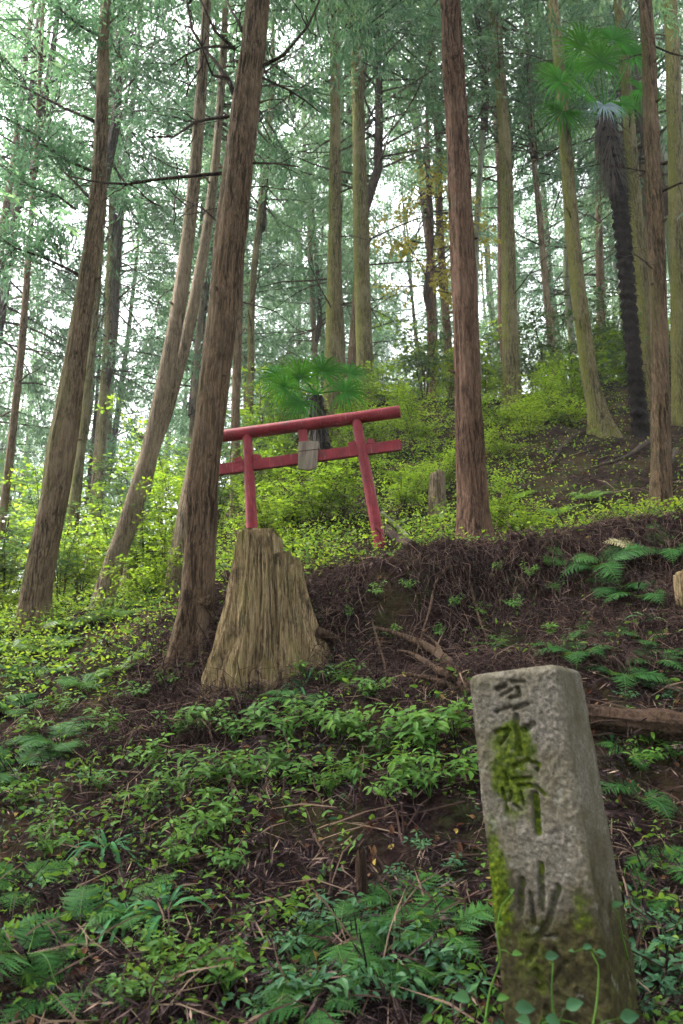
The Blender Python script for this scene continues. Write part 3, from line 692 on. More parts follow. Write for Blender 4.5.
mossm = np.maximum(mossm, .95*np.exp(-((PXg-xl-8)/16)**2)*np.exp(-((PYg-870)/55)**2))
mossm = np.maximum(mossm, .6*np.exp(-((PXg-568)/14)**2-((PYg-876)/28)**2)); mossm = np.maximum(mossm, .42*np.exp(-((PXg-525)/40)**2-((PYg-930)/60)**2))
mossm = np.maximum(mossm, .28*np.clip((PYg-880)/60,0,1))
olive = np.clip((PYg-820)/120, 0, 1)*1.2+np.exp(-((PXg-xl)/8)**2)*.35
nside = 30
def side_line(n): return np.linspace(0,1,n+1)[1:]
V = []; MV = []
taper = 1+.115*(zz/HT)*1.2
for k in range(nr):
    wv = W0*taper[k]; dv = DP*taper[k]
    # rounded top edge
    rt = .022; z = zz[k]; inset = rt-math.sqrt(max(0, rt*rt-(rt-z)**2)) if z < rt else 0
    zt = -z
    ring = []
    for u_, fi in zip(us, front_in[k]): ring.append([(u_-.5)*wv, -dv/2+fi, u_])
    for t in side_line(nside): ring.append([wv/2, -dv/2+t*dv, 1+t*.01])
    for t in side_line(nside): ring.append([wv/2-t*wv, dv/2, 1-t])
    for t in side_line(nside)[:-1]: ring.append([-wv/2, dv/2-t*dv, 0])
    ring = np.array(ring)
    # round the vertical arrises
    ax = np.abs(ring[:,0])-(wv/2-.02); ay = np.abs(ring[:,1])-(dv/2-.02); m = (ax > 0)&(ay > 0)
    ln = np.hypot(ax, ay); f = np.where(m, .02*np.where(ln>0, np.maximum(ax,ay)/np.maximum(ln,1e-9),1), 0)
    ring[m,0] = np.sign(ring[m,0])*(wv/2-.02+ax[m]/ln[m]*np.maximum(ax,ay)[m]*.8+.2*ax[m])
    ring[m,1] = np.sign(ring[m,1])*(dv/2-.02+ay[m]/ln[m]*np.maximum(ax,ay)[m]*.8+.2*ay[m])
    n_ = fbm(ring[:,0]*60+3, z*60+ring[:,1]*60, 3, 31)*.003+fbm(ring[:,0]*14+3, z*14+ring[:,1]*14, 2, 33)*.004
    sd = np.arange(len(ring)) >= nf
    rad_ = unit(ring[:,:2]); ring[:,:2] += rad_*n_[:,None]*(sd[:,None]*1.0)
    ring[:,:2] *= (1-inset/(wv/2))
    # the cut top falls a little to the left
    zz_ = zt*np.ones(len(ring)) 
    V.append(np.c_[ring[:,0], ring[:,1], zz_])
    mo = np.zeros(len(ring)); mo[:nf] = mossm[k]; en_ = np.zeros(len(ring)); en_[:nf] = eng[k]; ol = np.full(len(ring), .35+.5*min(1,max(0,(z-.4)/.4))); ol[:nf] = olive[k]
    mo[nf:] = .35*min(1,max(0,(z-.35)/.5)); MV.append(np.c_[mo, ol, en_])
nrng = len(V[0])
cap = []
for sc_ in (.8,.5,.2):
    c = V[0].copy(); c[:,:2] *= sc_; c[:,2] = .006*(1-sc_)+.003*fbm(c[:,0]*50, c[:,1]*50, 2, 5); cap.append(c); MV.insert(0, np.c_[np.full(nrng,.2), np.full(nrng,.4), np.zeros(nrng)])
V = cap[::-1]+V
K = len(V); mb = MB(); i, j = np.meshgrid(np.arange(K-1), np.arange(nrng), indexing='ij')
q = np.stack([i*nrng+j, (i+1)*nrng+j, (i+1)*nrng+(j+1)%nrng, i*nrng+(j+1)%nrng],-1).reshape(-1,4)
mb.add(np.concatenate(V), [q, np.arange(nrng)[None,:]])
me = mb.mesh('stone_pillar', STONE)
ca = me.color_attributes.new('moss', 'FLOAT_COLOR', 'POINT')
mv = np.concatenate(MV); ca.data.foreach_set('color', np.c_[mv, np.ones(len(mv))].ravel())
arr = at(557, 663, SD-.12)     # the front right arris at the top
so = link('stone_pillar', me)
so.rotation_euler = (0, 0, 0)
Rm = Matrix.Rotation(math.radians(-4.2), 4, 'Y') @ Matrix.Rotation(math.radians(-1.0),4,'X') @ Matrix.Rotation(math.radians(-31), 4, 'Z')
loc = Vector(arr) - Rm @ Vector((W0/2, -DP/2, 0))
so.matrix_world = Matrix.Translation(loc) @ Rm
tag(so, 'leaning granite marker post with carved characters and green moss', 'stone marker')

# ------------------------------------------------------------------ big stump
def stump():
    base = at(268, 700, 4.75); base[2] = h(base[0], base[1])-.28
    pm = depth(base)/F
    Htop = at(268,533,4.75)[2]-base[2]
    na, nz = 360, 90
    th = np.linspace(0, 2*PI, na, endpoint=False); V = []
    topn = fbm(th*9, th*0+3, 3, 8)+.5*np.sign(np.sin(th*13))*.4
    right = np.clip(np.cos(th-.25), 0, 1)
    ht = Htop*(1-.17*np.clip((np.cos(th+.15)-.35)*6, 0, 1)) + .05*topn + .10*(fbm(th*24, th*0, 2, 18)) - .1*np.clip(fbm(th*2.1, th*0+4, 2, 19)*3, 0, 1)
    for k in range(nz):
        t = k/(nz-1); z = ht*t; zn = z/Htop
        fl = (1-zn)**2.2
        R_ = 30*pm + 9*pm*(1-zn)
        R_ = R_ + right*(24*pm*(1-zn)+44*pm*(1-zn)**3) + np.clip(-np.cos(th),0,1)*(30*pm*(1-zn)**1.6)
        lob = 1+.13*np.cos(5*th+1.1)*fl+.1*np.cos(9*th+.4)*fl**.5
        wz = th+.12*np.sin(zn*3+th*2)+.05*fbm(th*3, zn*5, 2, 90); fib = fbm(wz*26, zn*1.6+th*0, 4, 40)*.09+fbm(wz*6, zn*2.2, 3, 44)*.2-.13*np.clip(1-np.abs(fbm(wz*4.5, zn*1.4, 2, 46))*9, 0, 1)
        r_ = R_*lob*(1+fib)
        cx = (-7*zn)*pm
        V.append(np.stack([cx+np.cos(th)*r_, np.sin(th)*r_*.85, z], -1))
    # hollow rotten inside
    top = V[-1]; ctr = np.array([top[:,0].mean(), top[:,1].mean()])
    for sc_, dz in ((.86,-.01),(.74,-.09),(.6,-.2),(.35,-.26),(.05,-.28)):
        c = top.copy(); c[:,:2] = ctr+(c[:,:2]-ctr)*sc_; c[:,2] = top[:,2]*(1 if dz > -.05 else 0)+(Htop*.95 if dz <= -.05 else 0)+dz+.02*fbm(th*10, th*0+dz*9, 3, 3); V.append(c)
    K = len(V); mb = MB(); i, j = np.meshgrid(np.arange(K-1), np.arange(na), indexing='ij')
    q = np.stack([i*na+j, i*na+(j+1)%na, (i+1)*na+(j+1)%na, (i+1)*na+j],-1).reshape(-1,4)
    mb.add(np.concatenate(V), [q, ((K-1)*na+np.arange(na))[None,:]])
    root = empty('tree_stump', tuple(base), 'big pale rotting stump with fibrous flared sides, jagged top', 'tree stump')
    link('stump_body', mb.mesh('stump', STUMP), root)
    # flared roots
    for k, (pp, r0) in enumerate([([(318,632),(345,645),(368,648),(395,642)],6),([(300,640),(322,655),(340,672)],7)]):
        q = []
        for (x, y) in pp:
            g = hit(x, y); q.append((g if g is not None else at(x,y,4.8))-base+np.array([0,-.02,.0]))
        q[0] = at(*pp[0], 4.7)-base
        Pn = smooth_line(np.array(q), .03); n = len(Pn); m2 = MB()
        tube(m2, Pn, np.linspace(r0*pm, r0*pm*.3, n), 18, rfun=lambda th, i: 1+.2*fbm(th*4+0*i, i*.15+0*th, 3, k+3))
        link('root', m2.mesh('root', BK['dead']), root)
stump()
def small_stump(name, label, px, py, w, hpx, Yd, mat, lean=0, seed=0, cat='tree stump'):
    b = at(px, py, Yd); b[2] = h(b[0], b[1]); pm = depth(b)/F
    na, nz = 60, 26; th = np.linspace(0,2*PI,na,endpoint=False); V = []
    for k in range(nz):
        t = k/(nz-1); zt = hpx*pm*(1+.05*fbm(th*3, th*0, 2, seed)+.08*np.cos(th+1))
        r_ = w/2*pm*(1+.3*(1-t)**3)*(1+.12*fbm(th*5+0*t, th*0+t*2, 3, seed+2))*(1-.12*max(0,t-.85)/.15)
        V.append(np.stack([lean*t*hpx*pm+np.cos(th)*r_, np.sin(th)*r_, -.12*(1-t)+zt*t], -1))
    for s in (.7,.3): c = V[nz-1].copy(); m_ = c[:,:2].mean(0); c[:,:2] = m_+(c[:,:2]-m_)*s; c[:,2] -= .012*(1-s); V.append(c)
    K = len(V); mb = MB(); i, j = np.meshgrid(np.arange(K-1), np.arange(na), indexing='ij')
    mb.add(np.concatenate(V), [np.stack([i*na+j, i*na+(j+1)%na, (i+1)*na+(j+1)%na, (i+1)*na+j],-1).reshape(-1,4), ((K-1)*na+np.arange(na))[None,:]])
    return tag(link(name, mb.mesh(name, mat), None, tuple(b)), label, cat)
small_stump('tree_stump', 'small cut grey-brown stump between the gate and the straight red-brown cedar', 437, 514, 17, 42, 8.4, BK['tan'], .03, 5)
small_stump('wooden_stake', 'short rotting wooden stake stuck upright in the bank below the middle', 363, 912, 11, 42, 2.95, BK['dead'], -.05, 9, 'stake')
small_stump('tree_stump', 'cut tan stub at the right edge above the ferny bank', 686, 612, 17, 34, 4.5, STUMP, .0, 12)

# logs, dead branches, roots on the bank
def gline(pp, lift=.03):
    out = []
    for q in pp:
        if len(q) == 3: out.append(at(*q)); continue
        g = hit(*q); g = g if g is not None else at(q[0], q[1], 5); out.append(g+np.array([0,-lift*.5,lift]))
    return np.array(out)
def stick(name, label, cat, pp, w0, w1, mat, n=10, seed=0, lift=.03, step=.04, rid=.12, group=None, subs=()):
    Pg = gline(pp, lift); root = Pg[0].copy(); mb = MB()
    def one(Pq, a, b):
        Pn = smooth_line(Pq-root, step); k = len(Pn); d = depth(Pq[0])
        tube(mb, Pn, np.linspace(a, b, k)*d/F/2, n, rfun=lambda th, i: 1+rid*2*fbm(th*n/8+0*i, i*.12+0*th, 3, seed)+.1*np.cos(i*.9+seed))
    one(Pg, w0, w1)
    for sp, a, b in subs: one(gline(sp, lift), a, b)
    return tag(link(name, mb.mesh(name, mat), None, tuple(root)), label, cat, group)
stick('fallen_log', 'brown fallen log lying on the bank behind the stone marker', 'log', [(560,712,3.72),(598,717,3.68),(640,721,3.62),(700,728,3.55),(760,735,3.5)], 21, 27, BK['log'], 36, 3, rid=.16)
stick('dead_branch', 'thick broken branch tangle on the bank just left of the marker top', 'branch', [(476,700,4.1),(462,685,4.15),(440,668),(410,652),(375,642)], 17, 4, BK['dead'], 16, 5, .06,
      subs=[([(458,682,4.15),(438,684),(412,668),(398,662)], 8, 3), ([(450,672,4.2),(436,655),(424,648)], 7, 2.5), ([(455,690,4.1),(430,692),(405,690)], 8, 3)])
stick('dead_branch', 'pale forked branch half buried among herbs left of the marker', 'branch', [(398,752),(408,740),(424,727),(446,714)], 12, 4, BK['dead'], 12, 6, .04,
      subs=[([(408,740),(402,728),(399,716)], 7, 3)])
stick('exposed_root', 'thin pale root arching down the bare bank, left of a pair', 'root', [(448,590),(436,603),(430,625),(422,648),(416,672)], 2.8, 1.6, BK['dead'], 7, 7, .07)
stick('exposed_root', 'thin curved root hanging down the bare bank, right of a pair', 'root', [(448,590),(464,594),(474,612),(480,636),(488,655)], 2.6, 1.4, BK['dead'], 7, 8, .07)
stick('exposed_root', 'slim root dangling at the foot of the bare bank near the stump', 'root', [(372,632),(377,650),(384,672),(386,690)], 2.4, 1.4, BK['dead'], 7, 9, .05)
stick('stick', 'short straight stick on the bank above the marker', 'stick', [(578,632),(596,614)], 4, 3, BK['tan'], 7, 10)
stick('stick', 'bleached stick lying beside the foot of the right gate post', 'stick', [(382,520),(400,534),(412,548)], 5, 3, BK['pale'], 8, 11, .04)
stick('fallen_branch', 'dark fallen branch behind the right gate post', 'branch', [(383,528),(396,540),(412,552)], 10, 6, BK['twig'], 10, 12, .02)
stick('stick', 'thin brown stick leaning down the slope below the herb patch', 'stick', [(224,768),(230,790),(236,818)], 3.2, 2, BK['dead'], 6, 13, .05)
stick('stick', 'short brown stick lying left of centre among herbs', 'stick', [(166,865),(190,870),(214,862),(236,852)], 5, 3, BK['dead'], 7, 14, .03)
stick('stick', 'pale dry stalk standing in the soil at centre', 'stick', [(251,932),(252,950,2.95),(253,935,2.9)], 4, 3, BK['dead'], 6, 15)
for k, (pp, lab) in enumerate([([(608,405),(560,418),(530,440)],'upper thin root crossing the bare slope left of the palm foot'),([(620,430),(575,440),(548,470)],'lower thin root crossing the bare slope left of the palm foot'),
    ([(655,440),(625,462),(600,470)],'thin root on the bare slope right below the palm'),([(676,455),(668,475),(660,500)],'thin root beside the foot of the rightmost brown trunk')]):
    stick('exposed_root', lab, 'root', pp, 5, 2.5, BK['twig'], 7, 20+k, .05)

for k, (pp, lab) in enumerate([([(180,640,5.15),(170,668),(150,690),(140,700)],'surface root running down left from the tall dark cedar foot'),([(190,650,5.1),(188,680),(176,705)],'middle surface root below the tall dark cedar foot'),([(204,600,5.1),(212,630),(205,660)],'surface root between the tall dark cedar and the big stump')]):
    stick('exposed_root', lab, 'root', pp, 13, 4, BK['brown'], 14, 30+k, .02, rid=.15)
# ------------------------------------------------------------------ palms
def fan(mb, p0, pc, nrm_, up, rad, m=0, span=290, nseg=32, seed=0, stiff=1.0):
    """petiole p0->pc then a pleated fan round pc; up = main axis of the fan, nrm_ = its normal"""
    r = np.random.default_rng(seed); up = unit(np.array(up,float)); nn = unit(np.array(nrm_,float)); nn = unit(nn-up*np.dot(nn,up)); sd = np.cross(up, nn)
    t = np.linspace(0,1,7)[:,None]; mid = (p0+pc)/2+np.array([0,0,.06]); Pp = (1-t)**2*p0+2*t*(1-t)*mid+t*t*pc
    tube(mb, Pp, np.linspace(.014,.008,7), 5, 1)
    for a in np.linspace(-span/2, span/2, nseg):
        a = math.radians(a+r.normal()*1.5); d = up*math.cos(a)+sd*math.sin(a); l = rad*(1-.18*(abs(a)/2.6)**2)*r.uniform(.88,1.05)
        w = l*math.radians(span/nseg)*.5; side = np.cross(nn, d)
        s = np.array([.0,.3,.6,.82,1.0]); wd = np.array([.008,w*.36,w*.40,w*.22,.001]); drp = np.array([0,0,.02,.12,.34])*rad*r.uniform(.6,1.5)/stiff
        c = pc+np.outer(s*l, d)-np.outer(drp, np.array([0,0,1]))+np.outer(s*(1-s), nn)*.1*rad
        lift = nn*.8
        V = []
        for q in range(5): V += [c[q]+side*wd[q]+lift*wd[q], c[q], c[q]-side*wd[q]+lift*wd[q]]
        V = np.array(V); Fq = [[q*3+z, q*3+z+1, q*3+4+z, q*3+3+z] for q in range(4) for z in (0,1)]
        mb.add(V, np.array(Fq), m)
def palm(label, poly, Yd, fans, seed, skirt=60, width=1.0, shag=True, scale_r=1.0):
    Wp = np.array([at(x,y,Yd) for x,y,w in poly]); R = np.array([w*depth(p)/F/2 for p,(x,y,w) in zip(Wp,poly)])
    Wp[0][2] = min(Wp[0][2], h(Wp[0][0],Wp[0][1])); root = empty('palm_tree', tuple(Wp[0]), label, 'palm')
    base = Wp[0].copy(); Lc = Wp-base; Pn = smooth_line(Lc, .03); n = len(Pn)
    d = np.r_[0,np.cumsum(np.linalg.norm(np.diff(Lc,axis=0),axis=1))]; dn = np.linspace(0,d[-1],n); Rn = np.interp(dn, d, R)
    mb = MB(); tube(mb, np.vstack([Pn[0]-[0,0,.4],Pn]), np.r_[Rn[0],Rn], 22, rfun=lambda th,i: 1+.16*np.cos(i*2*PI/6+th*1.0)+.16*fbm(th*3+0*i, i*.25+0*th, 3, seed))
    # shaggy fibre tufts
    r = np.random.default_rng(seed); k = 2600; ii = r.integers(0, n, k); th = r.random(k)*2*PI
    c = Pn[ii]+np.stack([np.cos(th)*Rn[ii], np.sin(th)*Rn[ii], 0*th],-1)*.9; o_ = np.stack([np.cos(th), np.sin(th), 0*th],-1)
    leaves(mb, c, o_*.5+np.array([0,0,-.9])+r.normal(size=(k,3))*.3, o_, .12, .012, 0)
    link('trunk', mb.mesh('palm_trunk', BK['palm']), root)
    top = Pn[-1]
    for q, (px, py, dY, rd, ux, uz, col) in enumerate(fans):
        pc = at(px, py, Yd+dY)-base; m2 = MB()
        up = np.array([ux, dY*.8, uz]); nn = np.array([-.15*ux, -.95, .25])
        fan(m2, top+np.array([0,0,.05]), pc, nn, up, rd*scale_r*depth(pc+base)/F, 0, seed=seed*9+q)
        link('frond', m2.mesh('frond', [LM[col], LM['palm']]), root)
    # dead hanging skirt
    m3 = MB(); k = skirt*14
    s_i = np.clip(n-1-(r.random(k)**1.5*min(n-1, int(1.3/.03))).astype(int), 0, n-1); th = r.random(k)*2*PI
    o_ = np.stack([np.cos(th), np.sin(th), 0*th],-1); c = Pn[s_i]+o_*Rn[s_i][:,None]*.9
    leaves(m3, c, o_*.16+np.array([0,0,-1])+r.normal(size=(k,3))*.12, o_, .2+.55*r.random(k), .02, 0, wide=.3)
    link('dead_leaf_skirt', m3.mesh('skirt', LM['palm_dead']), root)
    return root
palm('tall windmill palm with dark shaggy trunk and green fan leaves at the upper right',
     [(641,440,17),(638,400,14.5),(634,360,14),(629,310,14.5),(624,250,15),(618,190,16),(611,150,18),(605,118,18)], 11,
     [(583,48,-.3,40,-.25,1,'palm'),(612,40,.2,34,.3,1,'palm'),(560,82,-.4,40,-1,.45,'palm'),(583,92,-.6,30,-.6,-.2,'palm'),(562,112,-.2,34,-.7,-.7,'palm'),(604,106,-.6,25,-.2,-1,'palm_blue'),(622,104,-.3,24,.6,-.9,'palm'),
      (632,55,.2,32,.9,.7,'palm'),(640,90,.3,30,1,-.1,'palm'),(628,62,.9,34,.4,.8,'palm'),(590,70,.8,36,-.4,.8,'palm'),(600,62,-.5,34,-.1,1,'palm'),(572,70,.3,36,-.8,.6,'palm')], 3, 70)
palm('low windmill palm with shaggy trunk seen through the gate',
     [(322,500,17),(321,470,16),(320,440,15),(318,415,14),(316,398,13)], 10.2,
     [(300,378,-.2,33,-.4,1,'palm'),(285,388,-.5,30,-1,.2,'palm'),(322,372,.2,32,.3,1,'palm'),(345,392,0,28,1,.2,'palm'),(300,402,-.5,26,-.6,-.7,'palm'),(278,376,.4,28,-1,.7,'palm'),(350,374,.5,26,1,.8,'palm')], 5, 26)

# ------------------------------------------------------------------ undergrowth meshes
def fern_mesh(name, nfr, length, seed, mat, arch=.5, spread=(0,2*PI), dense=1.0):
    r = np.random.default_rng(seed); mb = MB()
    for f in range(nfr):
        a = spread[0]+(spread[1]-spread[0])*(f+r.uniform(-.3,.3))/nfr; ln = length*r.uniform(.65,1.1); n = 13
        s = np.linspace(0,1,n); d = np.array([math.cos(a), math.sin(a), 0]); el = r.uniform(.55,1.0)
        rad = ln*s*.92; z = ln*(el*s-(.55+arch*.5)*el*s**2*1.05)
        Pp = d[None,:]*rad[:,None]+np.array([0,0,1])*z[:,None]; bend = r.normal()*.12; Pp += np.cross(d,[0,0,1])[None,:]*(bend*ln*s**2)[:,None]
        tube(mb, Pp, np.linspace(.004,.0012,n)*length/.5, 4, 1, cap=False)
        T, A, B = frames(Pp); npn = 15
        for q in np.linspace(.16,.99,npn):
            p = np.array([np.interp(q, s, Pp[:,k]) for k in range(3)]); t = np.array([np.interp(q, s, T[:,k]) for k in range(3)])
            side = unit(np.cross(t,[0,0,1])); up = np.cross(side, t)
            pl = ln*.34*math.sin(PI*min(1,(q*.90+.13)))**.8*(1.08-q*.5)
            for sg in (-1,1):
                dd_ = unit(side*sg+t*.5-up*.15+r.normal(size=3)*.06); m_ = 7
                u = np.linspace(.05,.86,m_); pc = p+np.outer(u*pl, dd_)-np.outer(u**2*pl*.14, up)
                w = pl*.17*(1.1-u*.8)
                tt = np.cross(up, dd_)
                leaves(mb, pc[:1], dd_[None,:], up[None,:]+r.normal(size=(1,3))*.1, pl, pl*.13)
                for s2 in (-1,1):
                    leaves(mb, pc[:-1], np.tile(tt*s2+dd_*.8,(m_-1,1)), np.tile(up,(m_-1,1)), (w*1.2)[:-1], (w*.62)[:-1])
    return mb.mesh(name, [mat, LM['fern_bright']], smooth=False)
FERN = [fern_mesh('fern', 6, .42, 1, LM['fern']), fern_mesh('fern', 5, .5, 2, LM['fern'], .7), fern_mesh('fern', 6, .36, 3, LM['fern_bright'], .3), fern_mesh('fern', 7, .4, 4, LM['fern_bright'])]
FERNP = fern_mesh('dry_fern', 3, .4, 6, LM['fern_pale'], .3, (2.6,4.2))
def herb_mesh(name, seed, mat, nst=5, H=.2, leaf=.07, tri=True):
    r = np.random.default_rng(seed); mb = MB()
    for k in range(nst):
        a = r.uniform(0,2*PI); hgt = H*r.uniform(.5,1.15); out = r.uniform(.2,.8)*H; n = 6; s = np.linspace(0,1,n)
        Pp = np.stack([math.cos(a)*out*s**1.4, math.sin(a)*out*s**1.4, hgt*s*(1.15-.3*s)], -1)
        tube(mb, Pp, np.linspace(.0022,.0012,n), 4, 1, cap=False)
        for q in (.5,.75,1.0):
            p = np.array([np.interp(q,s,Pp[:,i]) for i in range(3)]); m_ = 3 if q < 1 else 5
            aa = r.uniform(0,2*PI)+np.arange(m_)*2*PI/m_+r.normal(size=m_)*.3
            D = np.stack([np.cos(aa), np.sin(aa), r.uniform(-.35,.25,m_)], -1); l = leaf*r.uniform(.6,1.15,m_)*(.6+.5*q)
            leaves(mb, p+D*l[:,None]*.25, D, np.tile([0,0,1.],(m_,1))+r.normal(size=(m_,3))*.22, l, l*.4, 0, fold=.16)
    return mb.mesh(name, [mat, LM['herb']], smooth=False)
HERB = [herb_mesh('leafy_herb', i, LM['herb'], 7+i%3, .15+.03*(i%2), .05) for i in range(4)]
HEART = [herb_mesh('heart_leaf_plant', 20+i, LM['ivy'], 5, .10, .038) for i in range(3)]
def strap_mesh(seed, n=14, ln=.3):
    r = np.random.default_rng(seed); mb = MB()
    for k in range(n):
        a = r.uniform(0,2*PI); l = ln*r.uniform(.6,1.2); s = np.linspace(0,1,8); up = r.uniform(.6,1.3)
        d = np.array([math.cos(a), math.sin(a), 0]); sd = np.array([-d[1], d[0], 0])
        c = np.outer(s*l*.8, d)+np.outer(l*(up*s-1.25*up*s**2), [0,0,1]); w = .008*np.array([.5,1,1.1,1.05,.95,.75,.45,.02])
        V = np.stack([c+sd*w[:,None], c+np.array([0,0,-.003]), c-sd*w[:,None]],1).reshape(-1,3)
        mb.add(V, np.array([[q*3+z,q*3+z+1,q*3+4+z,q*3+3+z] for q in range(7) for z in (0,1)]))
    return mb.mesh('strap_leaf_plant', LM['grass'])
STRAP = [strap_mesh(1), strap_mesh(2, 10, .24)]
def shrub_mesh(name, seed, mat, Hh=1.0, R=.7, nst=9, nl=9, leaf=.05, layers=True, sub=15):
    r = np.random.default_rng(seed); mb = MB(); PP=[]; DD=[]; NN=[]
    for k in range(nst):
        a = r.uniform(0,2*PI); hg = Hh*r.uniform(.45,1.1); out = R*r.uniform(.2,.9); s = np.linspace(0,1,8)
        st_ = np.stack([math.cos(a)*out*s**1.5, math.sin(a)*out*s**1.5, hg*s], -1)+np.cumsum(r.normal(size=(8,3))*.012,0)
        tube(mb, st_, np.linspace(.009,.003,8), 4, 1, cap=False)
        for b in range(sub):
            q = r.uniform(.3,1); p = np.array([np.interp(q,s,st_[:,i]) for i in range(3)])
            az = r.uniform(0,2*PI); l = R*r.uniform(.25,.6)*(1.2-.5*q); d = np.array([math.cos(az), math.sin(az), r.uniform(-.1,.3)])
            tube(mb, np.array([p, p+d*l*.5+[0,0,.01], p+d*l-[0,0,.02]]), [.003,.002,.001], 3, 1, cap=False)
            m_ = int(nl*2.2); u = r.uniform(.25,1.05,m_); az2 = az+r.normal(size=m_)*.9
            pc = p+np.outer(u*l, d)+r.normal(size=(m_,3))*np.array([.05,.05,.016])*R/.7
            PP.append(pc); DD.append(np.stack([np.cos(az2), np.sin(az2), r.normal(size=m_)*.25-.1],-1)); NN.append(np.tile([0,0,1.],(m_,1))+r.normal(size=(m_,3))*.35)
    PP = np.concatenate(PP); DD = np.concatenate(DD); NN = np.concatenate(NN); n = len(PP)
    sz = .4+1.3*r.random(n)**1.6
    leaves(mb, PP, DD, NN, leaf*sz, leaf*.5*sz)
    return mb.mesh(name, [mat, BK['twig']], smooth=False)
SHR = [shrub_mesh('shrub', 1, LM['shrub'], 1.0, .8), shrub_mesh('shrub', 2, LM['shrub'], .7, .8, 11), shrub_mesh('shrub', 3, LM['shrub'], 1.4, .8, 8, 10, .056)]
SHD = [shrub_mesh('shrub', 4, LM['shrub_dark'], 1.3, .6, 6, 8, .055, sub=14), shrub_mesh('shrub', 5, LM['shrub_dark'], 1.0, .7, 8, 9, .05)]

def plant(name, me, px, py, s, label, cat, group=None, tilt=.6, seed=None, Yd=None, lift=0):
    g = hit(px, py)
    if Yd is not None or g is None:
        q = at(px, py, Yd or 12); g = np.array([q[0], q[1], h(q[0], q[1])])
    n = nrm(g[0], g[1]); ax = Vector((0,0,1)).lerp(n, tilt).normalized()
    o = link(name, me, None, (g[0], g[1], g[2]+lift-.01))
    rz = random.uniform(0, 2*PI)
    o.rotation_euler = (ax.to_track_quat('Z','Y').to_matrix().to_4x4() @ Matrix.Rotation(rz,4,'Z')).to_euler()
    o.scale = (s,s,s)
    return tag(o, label, cat, group)
def cluster(name, meshes, pts_, phrase, cat, group, tilt=.6):
    pts_ = sorted(pts_, key=lambda q: q[0]); n = len(pts_)
    for i, q in enumerate(pts_):
        lab = f"{ordn(i,n)} of the {phrase}" if n > 1 else phrase
        plant(name, meshes[i % len(meshes)], q[0], q[1], q[2], lab, cat, group, tilt, Yd=q[3] if len(q) > 3 else None)

# ferns
G = 'ferns on the slope'
cluster('fern', FERN[:2], [(25,960,.65),(80,935,.6),(135,915,.55),(20,890,.6),(60,1000,.55)], 'dark ferns in the lower left corner', 'fern', G)
cluster('fern', FERN[:2], [(15,775,.9),(60,745,.8),(18,715,.8)], 'dark ferns at the left edge, mid height', 'fern', G)
cluster('fern', FERN[:2], [(300,985,.55),(340,945,.55),(395,965,.5),(320,1012,.5)], 'ferns at the bottom just left of the marker', 'fern', G)
cluster('fern', FERN[:2], [(400,905,.5),(445,940,.55)], 'small ferns touching the left side of the marker', 'fern', G)
cluster('fern', [FERN[3],FERN[0]], [(30,680,.9),(80,690,.8),(125,672,.8),(60,650,.8),(10,655,.9)], 'ferns on the left slope below the bent cedar', 'fern', G)
cluster('fern', FERN[2:], [(75,632,1.0,7),(120,640,.9,7),(150,620,.8,7.2),(40,610,1.0,8.2),(105,605,.8,8.8)], 'bright ferns around the feet of the two leftmost trunks', 'fern', G)
cluster('fern', FERN[:2], [(262,700,.65),(300,705,.5)], 'ferns growing at the foot of the big stump', 'fern', G)
cluster('fern', [FERN[2]], [(205,540,.5,5.0),(196,520,.45,5.0)], 'fern tufts beside the tall dark cedar foot', 'fern', G)
cluster('fern', FERN[:2], [(600,572,.8),(622,590,.75),(568,562,.55),(668,560,.75),(640,600,.6)], 'ferns along the top of the bank above the marker', 'fern', G)
cluster('fern', FERN[2:], [(520,500,.9),(560,515,.9),(590,500,.8),(540,530,.8)], 'bright ferns between straight cedar and right brown trunk', 'fern', G)
cluster('fern', FERN[:2], [(580,660,.6),(620,680,.6),(655,665,.6),(600,635,.5),(645,640,.5),(560,648,.5)], 'ferns on the bank right behind the marker top', 'fern', G)
cluster('fern', FERN[:2], [(640,800,.5),(665,870,.5),(650,900,.4),(632,760,.4)], 'ferns on the ground right of the marker', 'fern', G)
plant('fern', FERNP, 640, 556, .75, 'pale dried fern frond on the bank top at the right', 'fern')
